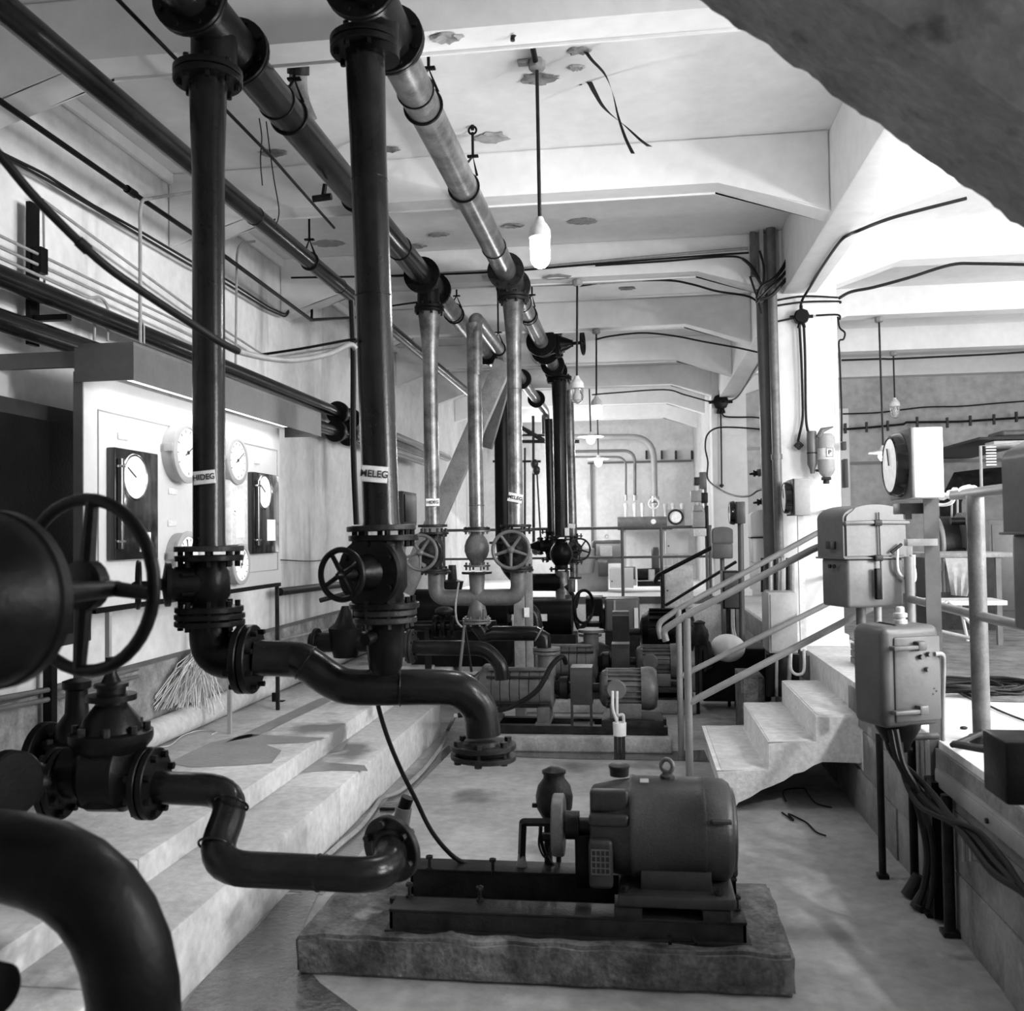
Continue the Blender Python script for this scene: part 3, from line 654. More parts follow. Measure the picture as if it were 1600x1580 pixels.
def recorder(label, x0, x1, ya, yb, dpx, dpy, dr, m='black_gloss', win=None, tube=True):
    a, c = Px(x0, ya, XP), Px(x1, yb, XP); t = T('recorder', label, 'gauge', (XP, (a.y+c.y)/2, c.z))
    bz0, bz1 = Px(x0, yb, XP).z, a.z
    b = t.p('case', MB().bx(XP, XP+.05, a.y-(.05 if tube else 0), c.y, bz0, bz1, bev=.008), m)
    k = Px(dpx, dpy, XP+.05); r = dr*k.y/F; k.x = XP+.05
    t.p('dial_rim', MB().ring(k, (1, 0, 0), r, .008, 36, 8), 'chrome' if m != 'light_paint' else m)
    f = t.p('dial', MB().lathe(k, (1, 0, 0), [(0, r), (.004, r)], 36), 'dial')
    t.p('needle', MB().tube([k+V((.008, 0, 0)), k+V((.008, -r*.7, r*.4))], .003, 6), 'ink', f)
    if tube:
        yy = a.y-.015
        t.p('tube', MB().tube([(XP+.06, yy, bz0+.06), (XP+.06, yy, bz1-.06)], .02, 14), 'black_gloss')
        for z in (bz0+.1, bz1-.1): t.p('clip', MB().ring((XP+.06, yy, z), (0, 0, 1), .021, .007, 16, 6), 'chrome')
    if win: p0, p1 = Px(win[0], win[1], XP), Px(win[2], win[3], XP); t.p('window', MB().bx(XP+.05, XP+.053, p0.y, p1.y, p1.z, p0.z), 'paper')
    return t
recorder('black glossy recorder with a white dial, at the left end of the white panel', 174, 235, 700, 876, 211, 746, 37, win=(205, 832, 222, 862))
recorder('black glossy recorder with a white dial, at the right end of the white panel', 391, 427, 738, 866, 413, 769, 27, win=(407, 812, 420, 845))
recorder('narrow pale recorder with a strip window right of the HIDEG riser', 350, 377, 748, 852, 366, 800, 4, m='light_paint', tube=False, win=(358, 765, 371, 840))
for px, py, lb in ((269, 768, 'small name tag under the largest pale gauge'), (268, 818, 'small name tag between the two left pale gauges'), (191, 682, 'small name tag above the left black recorder'), (401, 721, 'small name tag above the right black recorder')):
    c = Px(px, py, XP); one('name_tag', lb, 'tag', MB().bx(XP, XP+.008, c.y-.05, c.y+.05, c.z-.018, c.z+.018, bev=.002), 'light_paint')
t = T('cabinet', 'big black cabinet between the panel and the left wall at the left edge', 'cabinet', (-3.08, 4.0, 1.0))
t.p('body', MB().bx(-3.19, -2.97, 2.6, 4.86, 1.2, 2.44, bev=.006), 'ink')
t.p('door', MB().bx(-2.97, -2.955, 2.7, 4.8, 1.26, 2.36, bev=.004), 'black_paint')
t.p('leg', MB().bx(-3.15, -3.1, 4.7, 4.75, .42, 1.2), 'black_paint'); t.p('leg', MB().bx(-3.15, -3.1, 2.8, 2.85, .42, 1.2), 'black_paint')
c = Px(632, 795, -3.05); t = T('switch_box', 'black box on the left wall behind the MELEG riser', 'box', c)
t.p('box', MB().bx(XW, -2.98, c.y-.35, c.y+.4, c.z-.22, c.z+.22, bev=.01), 'ink'); t.p('lid', MB().bx(-2.98, -2.965, c.y-.3, c.y+.35, c.z-.18, c.z+.18, bev=.004), 'black_paint')
def wall_pipe(name, label, cat, X, pts, r, m, n=12, fil=0, group=None, extra=None):
    t = T(name, label, cat, Px(*pts[0], X), group) if extra else None
    b = MB().tube([Px(a, c, X) for a, c in pts], r, n, fil=fil)
    if not extra: return one(name, label, cat, b, m, group)
    t.p('pipe', b, m); extra(t); return t
def ex(t):
    for q in ((528, 645), (548, 655)): c = Px(*q, -3.0); t.p('flange', MB().disc(c, (0, 1, 0), .115, .08), 'black_paint')
wall_pipe('wall_pipe', 'upper of two thick black pipes along the left wall above the canopy', 'pipe', -3.0, [(-90, 395), (540, 650), (700, 716)], .055, 'dark_pipe', 20, extra=ex)
def ex(t):
    for q in ((525, 674), (545, 681)): c = Px(*q, -2.98); t.p('flange', MB().disc(c, (0, 1, 0), .11, .08), 'black_paint')
wall_pipe('wall_pipe', 'lower of two thick black pipes along the left wall, partly behind the canopy', 'pipe', -2.98, [(-90, 470), (530, 676), (664, 722)], .055, 'dark_pipe', 20, extra=ex)
for i, (pts, lb) in enumerate((([(-40, 349), (0, 368.5), (298, 512), (330, 528)], 'topmost grey conduit along the left wall above the black pipes'),
        ([(-40, 368), (0, 386.6), (200, 478), (298, 525), (330, 541)], 'second grey conduit from the top along the left wall'),
        ([(-40, 384), (0, 403), (139, 466), (158, 464), (169, 478), (168, 533)], 'grey conduit bending down to the panel canopy, right of its twin'),
        ([(-40, 400), (0, 420), (60, 445), (112, 474), (139, 470), (149, 480), (147, 534)], 'grey conduit dipping and bending down to the panel canopy, left of its twin'),
        ([(0, 428), (60, 449), (115, 477), (140, 472)], 'thin grey conduit lying on the upper black wall pipe'))):
    wall_pipe('conduit', lb, 'conduit', -3.08 if i < 2 else -3.05, pts, .0085 if i < 4 else .006, 'cable_grey', 8, fil=.04)
wall_pipe('conduit', 'grey conduit rising from the panel canopy then turning right under the ceiling', 'conduit', -2.85, [(219, 536), (219, 330), (222, 312), (262, 306), (330, 296), (398, 289), (418, 291), (455, 321), (510, 308)], .0105, 'cable_grey', 8, fil=.05)
wall_pipe('conduit', 'thin grey conduit beside the tall one on the panel canopy', 'conduit', -2.85, [(225, 537), (225, 508), (221, 500)], .006, 'cable_grey', 8, fil=.02)
wall_pipe('conduit', 'thin grey conduit rising beyond the HIDEG riser, hooked over to the ceiling', 'conduit', -3.0, [(368, 592), (370, 395), (376, 380), (398, 377)], .0095, 'cable_grey', 8, fil=.06)
wall_pipe('wall_bar', 'straight dark bar running along the left wall high up', 'pipe', -2.95, [(-50, 125), (0, 158), (202, 298), (298, 363), (356, 404), (486, 500), (560, 496)], .0165, 'black_paint', 10)
c = Px(205, 300, -2.95); one('pipe_joint', 'small joint on the straight dark bar', 'joint', MB().cyl(Px(198, 295, -2.95), Px(211, 304, -2.95), .024), 'black_paint')
wall_pipe('hanger_rod', 'short dark rod holding the end of the straight dark bar', 'rod', -2.95, [(487, 498), (488, 440)], .013, 'black_paint', 8)
for k, (off, lb) in enumerate(((0, 'upper of the two black cables sagging along the left wall'), (7, 'lower of the two black cables sagging along the left wall'))):
    wall_pipe('cable', lb, 'cable', -3.12, [(-30, 222+off), (0, 238+off*.6), (70, 272+off), (142, 319+off*.4), (220, 362+off), (298, 408+off), (356, 438+off), (420, 480+off*.6), (447, 492+off*.6), (454, 480), (455-off*.3, 458), (474, 438+off*.3), (500, 434+off*.3), (560, 434)], .009, 'rubber', 8, fil=.08)
wall_pipe('conduit', 'thin grey conduit slanting down the left wall beneath the hose', 'conduit', -3.1, [(66, 312), (298, 482), (420, 560), (550, 540)], .009, 'cable_grey', 8)
t = T('pipe_bracket', 'upright dark bracket on the left wall carrying the conduits', 'bracket', Px(52, 540, -3.1))
c = Px(53, 480, -3.12); z1 = Px(53, 318, -3.12).z; z0 = Px(53, 540, -3.12).z
t.p('flat_bar', MB().bx(-3.14, -3.115, c.y-.04, c.y+.04, z0, z1), 'black_paint'); t.p('arm', MB().bx(XW, -2.92, c.y-.02, c.y+.02, Px(53, 480, -3.0).z-.03, Px(53, 480, -3.0).z), 'black_paint')
t.p('wire', MB().tube([(-3.1, c.y+.05, z1), (-3.1, c.y+.06, z1-.5)], .006, 6), 'cable_grey')
t.p('clamp', MB().bx(-3.11, -3.06, c.y-.03, c.y+.03, Px(52, 425, -3.1).z, Px(52, 385, -3.1).z), 'black_paint')
# hose hanging across the upper left
hp = [P(-45, 195, 2.3), P(0, 243, 2.35), P(60, 314, 2.45), P(152, 404, 2.6), P(220, 454, 2.75), P(301, 507, 3.0), P(354, 540, 3.15), P(390, 554, 3.3), P(452, 563, 3.45), P(510, 554, 3.55), P(545, 539, 3.6), P(556, 545, 3.62)]
def spline(pts, k=6):
    q = []
    for i in range(len(pts)-1):
        a0, a1, a2, a3 = pts[max(i-1, 0)], pts[i], pts[i+1], pts[min(i+2, len(pts)-1)]
        for j in range(k):
            s = j/k; q.append(.5*((2*a1)+(a2-a0)*s+(2*a0-5*a1+4*a2-a3)*s*s+(3*a1-a0-3*a2+a3)*s**3))
    q.append(pts[-1]); return q
def cord(name, label, cat, pts, r, m='rubber', n=8, k=6, group=None): return one(name, label, cat, MB().tube(spline([V(p) for p in pts], k), r, n), m, group)
t = T('hose', 'thick hose hanging in a long curve across the upper left to the MELEG riser', 'hose', hp[-1])
q = spline(hp); h = len(q)*7//12
t.p('hose', MB().tube(q[:h+1], [.0135]*(h+1), 12), 'rubber'); t.p('hose_end', MB().tube(q[h:], .0115, 12), 'cable_grey')
t.p('collar', MB().cyl(q[16], q[17], .017), 'rubber')
cord('cable', 'thin black cable from the hose end across to the thin wall conduit', 'cable', [P(403, 555, 3.9), P(470, 545, 3.9), P(548, 531, 3.7), P(556, 534, 3.7)], .006)
cord('cable', 'black cable dropping straight down left of the MELEG riser', 'cable', [P(549, 470, 3.9), P(552, 560, 3.9), P(552, 700, 3.9), P(557, 820, 3.9)], .013)
cord('cable', 'black cable curving down behind the pipes from the round-valve riser to the base rail', 'cable', [P(574, 975, 3.9), P(577, 1020, 3.9), P(588, 1090, 3.95), P(603, 1145, 4.0), P(625, 1200, 4.05), P(648, 1246, 4.1), P(675, 1300, 4.15), P(710, 1340, 4.2), P(748, 1358, 4.22)], .0105)
cord('cable', 'thin cable sleeve on the wire loop of the left wall', 'cable', [Px(437, 875, -3.1), Px(500, 876, -3.1), Px(530, 862, -3.1)], .005)
wall_pipe('wall_pipe', 'short dark pipe low on the left wall beyond the panel', 'pipe', -3.05, [(437, 925), (520, 915), (560, 912)], .035, 'black_paint', 14)
wall_pipe('conduit', 'pale conduit pair low on the left wall beyond the panel', 'conduit', -3.12, [(437, 1000), (520, 982), (610, 965)], .012, 'cable_grey', 8)
wall_pipe('conduit', 'upper brown-grey conduit low on the dirty left wall', 'conduit', -3.12, [(-20, 1095), (120, 1070), (215, 1045)], .014, 'mid_grey', 8)
wall_pipe('conduit', 'lower brown-grey conduit low on the dirty left wall', 'conduit', -3.12, [(-20, 1112), (120, 1084), (215, 1057)], .014, 'mid_grey', 8)
# pale floor pipe on the upper step
t = T('floor_pipe', 'thick pale pipe lying on the upper step along the left wall', 'pipe', (-3.09, 5, .42))
t.p('pipe', MB().cyl((-3.09, 3.4, .506), (-3.11, 11.5, .506), .085, n=28), 'concrete_step')
for y in (5.1, 8.6): t.p('collar', MB().cyl((-3.095, y, .506), (-3.096, y+.02, .506), .0885, n=28), 'pale_grey')
q = random.Random(5); b = MB()
tp = P(312, 1022, 6.35)
for k in range(170):
    e = P(q.uniform(212, 300), q.uniform(1085, 1112)+0, q.uniform(5.9, 6.3)); e.x = max(e.x, -3.17)
    s = tp+V((q.uniform(-.05, .05), q.uniform(-.05, .05), q.uniform(-.03, .03)))
    if k % 4 == 0: e = s+V((q.uniform(-.05, .16), q.uniform(-.1, .1), -q.uniform(.25, .42)))
    mid = (s+e)/2+V((q.uniform(-.03, .03), 0, q.uniform(0, .07)))
    b.tube([s, mid, e], .0035, 3)
one('straw_bundle', 'bundle of straw leaning on the left wall below the panel', 'straw', b, 'straw', kind='stuff')
cord('wire', 'thin loose wire lying on the upper step beside the pale pipe', 'wire', [Pz(240, 1168, .428), Pz(265, 1165, .428), Pz(285, 1150, .428), Pz(310, 1142, .428), Pz(338, 1143, .428), Pz(330, 1148, .428)], .004, 'cable_pale')
c = Pz(430, 1096, .42); t = T('floor_bracket', 'small dark angle bracket standing on the upper step', 'bracket', c)
t.p('upright', MB().box(c+V((0, 0, .035)), (.045, .03, .07)), 'black_paint'); t.p('foot', MB().box(c+V((.03, 0, .004)), (.09, .05, .008)), 'black_paint')
# dark valves on the step at the back left
t = T('gate_valve', 'cluster of dark old valve standing on the step behind the MELEG riser wheel', 'valve', P(540, 1010, 7.6))
c = P(540, 985, 7.6); t.p('body', MB().lathe(c, (0, 0, 1), [(-.22, .1), (-.1, .13), (.02, .14), (.06, .09), (.12, .06), (.2, .03)], 20), 'black_paint'); t.p('pipe', MB().cyl(c+V((-.3, 0, -.1)), c+V((.35, 0, -.1)), .08), 'black_paint')
t.p('lever', MB().tube([c+V((-.2, -.05, .25)), c+V((0, -.05, .3)), c+V((.2, 0, .24))], .02, 8), 'dark_iron')
for k in range(3): t.p('flange', MB().disc(c+V((-.25+.25*k, 0, -.1)), (1, 0, 0), .12, .03), 'black_paint')
# ================================================================== FOREGROUND MOTOR AND PAD
from mathutils import noise
def pad():
    b = MB(); t = bmesh.new(); bmesh.ops.create_cube(t, size=1)
    for v in t.verts: v.co = V((-.41+v.co.x*1.94, 4.06+v.co.y*.74, .08+v.co.z*.16))
    bmesh.ops.bevel(t, geom=list(t.edges), offset=.014, segments=2, affect='EDGES')
    bmesh.ops.bisect_plane
    for ax, lo_, hi_, n in ((0, -1.38, .56, 60), (1, 3.69, 4.43, 24), (2, 0, .16, 7)):
        for i in range(1, n):
            no = V((0, 0, 0)); no[ax] = 1; co = V((0, 0, 0)); co[ax] = lo_+(hi_-lo_)*i/n
            bmesh.ops.bisect_plane(t, geom=list(t.verts)+list(t.edges)+list(t.faces), plane_co=co, plane_no=no)
    for v in t.verts:
        k = v.co*7; d = V((noise.noise(k), noise.noise(k+V((9, 0, 0))), noise.noise(k+V((0, 9, 0)))))
        if v.co.z > .01: v.co += V((d.x*.007, d.y*.018, d.z*.014 if v.co.z > .1 else 0))
    b.merge(t); return one('motor_pad', 'rough dark concrete pad under the big motor in front', 'concrete pad', b, 'concrete_dark')
pad()
XL0, XR0 = P(602, 1420, 3.72).x, P(1170, 1445, 3.72).x
def rail(label, x0, x1, ya, yb, z1, bolts):
    t = T('base_rail', label, 'steel rail', ((x0+x1)/2, (ya+yb)/2, .155), None)
    t.p('channel', MB().bx(x0, x1, ya, yb, z1-.012, z1, bev=.003).bx(x0+.004, x1-.004, ya, ya+.012, .165, z1-.012).bx(x0+.004, x1-.004, yb-.012, yb, .165, z1-.012).bx(x1-.016, x1-.004, ya, yb, .165, z1-.012).bx(x0+.004, x0+.016, ya, yb, .165, z1-.012).bx(x0-.015, x1+.015, ya-.015, yb+.02, .152, .168, bev=.003), 'dark_iron')
    for px, py in bolts:
        c = Pz(px, py, z1); h = .058
        t.p('bolt', MB().cyl(c-V((0, 0, .01)), c+V((0, 0, h)), .0075, n=8).cyl(c+V((0, 0, h-.012)), c+V((0, 0, h)), .016, n=6).cyl(c, c+V((0, 0, .009)), .016, n=6), 'dark_iron')
    return t
rail('front one of the two dark steel rails under the big motor', XL0, XR0, 3.77, 3.91, .245, ((640, 1402), (750, 1408), (1152, 1423)))
rail('rear one of the two dark steel rails under the big motor', P(640, 1362, 4.12).x, P(1152, 1390, 4.12).x, 4.12, 4.26, .285, ((671, 1358), (770, 1363)))
c = Pz(616, 1404, .16); c.z = .158; one('nut', 'single loose nut at the left end of the front rail', 'nut', MB().cyl(Pz(616, 1410, .16), Pz(616, 1410, .16)+V((0, 0, .022)), .02, n=6), 'dark_iron')
c = Pz(1047, 1479, .17); c2_ = Pz(1087, 1479, .17); c.y = c2_.y = 3.712; c.z = c2_.z = .176
t = T('loose_bolt', 'loose bolt with two nuts lying on the concrete pad', 'bolt', c); t.p('shank', MB().cyl(c+V((0, 0, .016)), c2_+V((0, 0, .016)), .008, n=10), 'black_paint')
for e in (c, c2_): t.p('head', MB().cyl(e+V((-.007, 0, .016)), e+V((.007, 0, .016)), .018, n=6), 'black_paint')
YM = 4.0; mz = P(1040, 1293, YM).z
X_ = lambda px: P(px, 1293, YM).x
t = T('electric_motor', 'big dark electric motor on steel rails in front', 'motor', (X_(1040), YM, .25))
R0 = S(77, YM)
t.p('stator', MB().lathe((X_(985), YM, mz), (1, 0, 0), [(0, R0*.9), (0, R0), (.012, R0*1.01), (.024, R0*.985), (X_(1100)-X_(985)-.02, R0*.985), (X_(1100)-X_(985)-.01, R0*1.0), (X_(1100)-X_(985), R0*.99)], 56), 'motor_paint')
t.p('end_shield', MB().lathe((X_(1100), YM, mz), (1, 0, 0), [(0, R0*.97), (.004, R0*.97), (.08, R0*.955), (X_(1140)-X_(1100), R0*.88), (X_(1141)-X_(1100)+.004, R0*.8), (X_(1146)-X_(1100), R0*.78), (X_(1148)-X_(1100), R0*.7)], 48), 'motor_paint')
t.p('slot', MB().box((X_(1122), YM-R0*.93, mz+.085), (.075, .03, .014), bev=.003), 'ink')
t.p('drive_shield', MB().lathe((X_(985), YM, mz), (-1, 0, 0), [(0, R0*.93), (.05, R0*.90), (X_(985)-X_(929), R0*.80), (X_(985)-X_(925), R0*.74), (X_(985)-X_(923), R0*.4)], 48), 'motor_paint')
t.p('shield_rib', MB().box((X_(954), YM-R0*.62, mz+R0*.68), (X_(984)-X_(926), .05, .09), bev=.014), 'motor_paint')
t.p('shield_rib', MB().box((X_(954), YM-R0*.80, mz+R0*.36), (X_(984)-X_(923), .05, .05), bev=.016), 'motor_paint')
g = t.p('vent_box', MB().box((X_(941), YM-R0*.86, mz-.09), (.095, .07, .19), bev=.016), 'motor_paint')
t.p('vent_recess', MB().box((X_(941), YM-R0*.86-.034, mz-.077), (.078, .006, .1)), 'ink', g)
for i in range(5):
    t.p('vent_bar', MB().box((X_(941)-.036+.018*i, YM-R0*.86-.038, mz-.077), (.004, .006, .1)), 'mid_grey', g)
    t.p('vent_bar', MB().box((X_(941), YM-R0*.86-.038, mz-.030-.0235*i), (.076, .006, .004)), 'mid_grey', g)
t.p('eye_base', MB().lathe((X_(1044), YM, mz+R0*.98), (0, 0, 1), [(-.01, .03), (.01, .03), (.02, .018)], 18), 'motor_paint')
t.p('lifting_eye', MB().ring((X_(1044), YM, mz+R0+.045), (.5, 1, 0), .026, .0095, 24, 10), 'grey_iron')
t.p('rating_plate', MB().box((X_(1008), YM-.05, mz+R0*.97), (.035, .03, .004), axes=((1, 0, 0), (0, .97, .25), (0, -.25, .97))), 'pale_grey')
t.p('lid', MB().lathe((X_(968), YM+.12, mz+R0*.86), (0, 0, 1), [(0, .04), (.03, .042), (.036, .046), (.045, .046), (.052, .03)], 20), 'motor_paint')
t.p('foot_block', MB().bx(X_(1000), X_(1106), YM-.17, YM+.17, .33, mz-.12, bev=.006), 'motor_paint')
fp = t.p('foot_plate', MB().bx(X_(966), X_(1140), 3.76, 4.25, .288, .335, bev=.010), 'motor_paint')
for px, yy in ((978, 3.80), (1124, 3.80)):
    c = V((P(px, 1390, yy).x, yy, .335)); t.p('foot_bolt', MB().cyl(c, c+V((0, 0, .012)), .018, n=14).cyl(c+V((0, 0, .012)), c+V((0, 0, .026)), .0125, n=6), 'dark_iron', fp)
for a, b_ in ((959, 1003), (1098, 1142)): t.p('shim', MB().bx(P(a, 1400, 3.76).x, P(b_, 1400, 3.76).x, 3.76, 3.90, .247, .286, bev=.002), 'dark_iron')
t.p('rear_foot', MB().bx(P(1120, 1370, 4.15).x, P(1153, 1370, 4.15).x, 4.13, 4.25, .285, .36, bev=.012), 'motor_paint')
t.p('shaft', MB().cyl((X_(925), YM, mz), (X_(880), YM, mz), .032, n=20), 'dark_iron')
t.p('coupling_hub', MB().cyl((X_(905), YM, mz), (X_(884), YM, mz), .058, n=26), 'dark_iron')
t.p('coupling_disc', MB().disc((X_(873), YM, mz-.0), (1, 0, 0), S(47, YM), S(18, YM), 44), 'grey_iron')
t.p('coupling_pin', MB().cyl((X_(864), YM-.07, mz-.03), (X_(850), YM-.07, mz-.03), .018, n=10), 'black_paint')
t.p('shaft_pedestal', MB().bx(X_(899), X_(922), YM-.05, YM+.08, .285, mz-.03, bev=.004), 'black_paint')
# trap pot behind the coupling
def pot(label, px, py, Y, s, m='dark_iron'):
    c = P(px, py, Y); t = T('trap_pot', label, 'pot', c-V((0, 0, .10*s)))
    t.p('body', MB().lathe(c, (0, 0, 1), [(-.11*s, .03*s), (-.10*s, .06*s), (-.055*s, .085*s), (0, .09*s), (.05*s, .078*s), (.085*s, .052*s), (.11*s, .05*s), (.112*s, .05*s)], 28), m)
    t.p('lid', MB().lathe(c, (0, 0, 1), [(.11*s, .058*s), (.122*s, .058*s), (.128*s, .045*s), (.14*s, .02*s)], 20), m)
    t.p('lug', MB().box(c+V((-.085*s, -.02, -.04*s)), (.04*s, .02*s, .02*s), bev=.003), m)
    t.p('neck', MB().cyl(c-V((.03, 0, .1*s)), V((c.x-.03, c.y, .0)), .02*s, n=12), m); return t
pt = pot('dark round pot with a flat lid behind the motor coupling', 866, 1244, 4.25, .93)
t = T('bent_bar', 'bent square bar with a rusty foot left of the motor coupling', 'bar', P(814, 1360, 4.2))
t.p('bar', MB().tube([P(866, 1285, 4.15), P(817, 1285, 4.15), P(815, 1340, 4.2)], .018, 4, fil=.01), 'dark_iron')
t.p('foot', MB().lathe(P(815, 1334, 4.2), (0, 0, -1), [(0, .016), (.03, .02), (.06, .028), (.09, .022)], 12), 'plaster_worn')
t.p('drain_pipe', MB().cyl(P(873, 1300, 4.3), P(873, 1362, 4.3), .012), 'dark_iron')
cord('cable', 'thin black cable looping from the pot down behind the coupling', 'cable', [P(845, 1290, 4.18), P(842, 1320, 4.18), P(852, 1340, 4.2), P(862, 1320, 4.2)], .0045)
cord('cable', 'thicker black cable from the pot down to the rear rail', 'cable', [P(846, 1280, 4.2), P(845, 1310, 4.2), P(855, 1340, 4.22), P(874, 1360, 4.24)], .009)
# small things at the step foot
t = T('floor_drain', 'small mesh-covered drain at the foot of the lower step', 'drain', Pz(612, 1262, 0))
c = Pz(610, 1263, 0); t.p('tray', MB().box(c+V((0, 0, .008)), (.11, .12, .014)), 'black_paint')
for k in range(7): t.p('mesh_bar', MB().box(c+V((-.048+.016*k, 0, .019)), (.005, .11, .005)), 'chrome')
for k in range(6): t.p('mesh_bar', MB().box(c+V((0, -.05+.02*k, .022)), (.1, .005, .004)), 'chrome')
t = T('pipe_stub', 'short leaning black pipe stub behind the big round flange', 'pipe', Pz(624, 1290, 0))
t.p('stub', MB().cyl(V((P(618, 1300, 4.5).x-.04, 4.5, 0)), P(631, 1262, 4.5), .04, n=18), 'grey_iron'); t.p('grip', MB().cyl(P(630, 1265, 4.5), P(637, 1246, 4.5), .031, n=18), 'black_paint')
cord('hose', 'dark hose lying along the foot of the lower step', 'hose', [Pz(x, y, .016) for x, y in ((510, 1338), (535, 1316), (560, 1295), (582, 1268), (596, 1248), (625, 1236), (660, 1205), (690, 1165), (700, 1140))]+[P(712, 1118, 7.2)], .016, 'cable_grey')
patch('puddle', 'shallow wet puddle with glints at the foot of the lower step', 'puddle', [(240, 1660), (296, 1560), (340, 1506), (400, 1450), (446, 1398), (500, 1392), (476, 1440), (470, 1500), (500, 1536), (560, 1580), (600, 1660)], .004, 'wet_floor')
patch('puddle', 'wet strip of floor before the ribbed pump bases', 'puddle', [(700, 1172), (790, 1168), (1042, 1174), (1100, 1172), (1108, 1190), (1040, 1188), (900, 1186), (745, 1180)], .004, 'wet_floor')
patch('puddle', 'thin damp strip along the floor edge of the lower step', 'puddle', [(443, 1392), (560, 1290), (700, 1165), (712, 1168), (640, 1240), (575, 1318), (505, 1398)], .003, 'wet_floor')
c = Pz(712, 1178, 0)
# ================================================================== PUMP SETS
def pump_set(n, dx, Y0, label, pal, full=True):
    k = 7.7
    X = lambda px: (P(px, 1076, k).x+dx); zm = .475
    t = T('pump_set', label, 'pump', ((X(742)+X(1030))/2, Y0, .13))
    m = 'pump_paint'
    t.p('base_frame', MB().bx(X(742), X(1040), Y0-.2, Y0-.12, .14, .2).bx(X(742), X(1040), Y0+.12, Y0+.2, .14, .2).bx(X(742), X(850), Y0-.2, Y0+.2, .135, .15), 'dark_iron')
    t.p('suction_end', MB().lathe((X(742), Y0, zm), (1, 0, 0), [(0, .12), (.02, .15), (X(765)-X(742), .17)], 28).box((X(758), Y0, zm+.12), (.1, .16, .14), bev=.02), m)
    xs = [X(v) for v in (765, 779, 794, 809, 824, 841)]
    for a, c in zip(xs, xs[1:]): t.p('stage', MB().lathe((a, Y0, zm), (1, 0, 0), [(.001, .155), (.004, .168), (c-a-.004, .168), (c-a-.001, .155)], 32), m)
    for an in (35, 145, 215, 325):
        d = V((0, math.cos(math.radians(an)), math.sin(math.radians(an))))*.185; o = V((X(758), Y0, zm))
        t.p('tie_rod', MB().cyl(o+d, o+d+V((X(855)-X(758), 0, 0)), .011, n=8), 'dark_iron')
    t.p('top_bar', MB().box(((X(760)+X(852))/2, Y0-.1, zm+.165), (X(852)-X(760), .035, .03), bev=.008), m)
    t.p('discharge_end', MB().lathe((X(841), Y0, zm), (1, 0, 0), [(0, .17), (.09, .17), (.11, .12)], 28).cyl((X(850), Y0, zm+.1), (X(850), Y0, zm+.285), .075, n=20), m)
    f = t.p('discharge_flange', MB().disc((X(850), Y0, zm+.29), (0, 0, 1), .115, .022).disc((X(850), Y0, zm+.32), (0, 0, 1), .115, .022) if full else MB().disc((X(850), Y0, zm+.3), (0, 0, 1), .13, .03), m)
    for px in (765, 846): t.p('pump_foot', MB().box((X(px), Y0, .26), (.1, .34, .16), bev=.01).bx(X(px)-.06, X(px)+.06, Y0-.2, Y0+.2, .2, .22), m)
    t.p('bearing_housing', MB().lathe((X(862), Y0, zm), (1, 0, 0), [(0, .05), (.02, .06), (.05, .09), (.11, .095), (.12, .05), (.2, .03)], 22), 'dark_iron')
    g = t.p('coupling_guard', MB().prism([(X(889), Y0-.15, .36), (X(889), Y0-.15, .60), (X(889), Y0-.11, .655), (X(889), Y0+.11, .655), (X(889), Y0+.15, .60), (X(889), Y0+.15, .36)], (X(923)-X(889), 0, 0)), 'motor_paint')
    for xx in (X(891), X(921)):
        t.p('guard_leg', MB().bx(xx-.01, xx+.01, Y0-.155, Y0-.13, .15, .37), 'motor_paint', g)
    t.p('guard_foot', MB().bx(X(889), X(924), Y0-.17, Y0+.17, .14, .18), 'dark_iron', g)
    t.p('shaft', MB().cyl((X(923), Y0, zm), (X(940), Y0, zm), .04, n=14), 'dark_iron')
    t.p('motor_shield', MB().lathe((X(934), Y0, zm), (1, 0, 0), [(0, .10), (.02, .14), (.06, .16), (.07, .16)], 28), m)
    mb = t.p('motor_frame', MB().cyl((X(944), Y0, zm), (X(1002), Y0, zm), .138, n=28), m)
    for i in range(22):
        an = 2*PI*i/22; d = V((0, math.cos(an), math.sin(an)))
        t.p('cooling_fin', MB().box(V(((X(944)+X(1002))/2, Y0, zm))+d*.148, (X(1002)-X(944), .034, .007), axes=((1, 0, 0), d, V((1, 0, 0)).cross(d))), m, mb)
    t.p('fan_cowl', MB().lathe((X(1000), Y0, zm), (1, 0, 0), [(0, .15), (0, .172), (.06, .178), (.1, .17), (.125, .15), (.135, .08)], 32), m)
    t.p('terminal_box', MB().lathe((X(961), Y0-.12, zm+.02), (0, -1, 0), [(0, .07), (.06, .075), (.075, .08), (.09, .08), (.1, .07)], 26), 'mid_grey')
    t.p('motor_foot', MB().bx(X(950), X(1000), Y0-.15, Y0+.15, .25, zm-.1, bev=.01), m)
    t.p('motor_block', MB().bx(X(937), X(1034), Y0-.2, Y0+.2, .14, .25, bev=.012), 'dark_iron')
    p = one('pump_plinth', 'low concrete plinth under the '+pal, 'plinth', MB().bx(X(722), X(1046), Y0-.26, Y0+.3, 0, .13, bev=.02), 'concrete_pad_top')
    return t
pump_set(0, .01, 7.86, 'nearest grey ribbed multistage pump with finned motor, cables drop from its terminal box', 'nearest ribbed pump')
pump_set(1, .30, 9.5, 'second grey ribbed pump with finned motor, just behind the nearest one', 'second ribbed pump', False)
t = T('cable_drop', 'two pale conduits dropping through a white sleeve into black tubes in front of the nearest ribbed pump', 'conduit', Pz(968, 1168, 0))
t.o['label'] = 'two pale conduits dropping through a white sleeve before the nearest ribbed pump'
q = 7.42
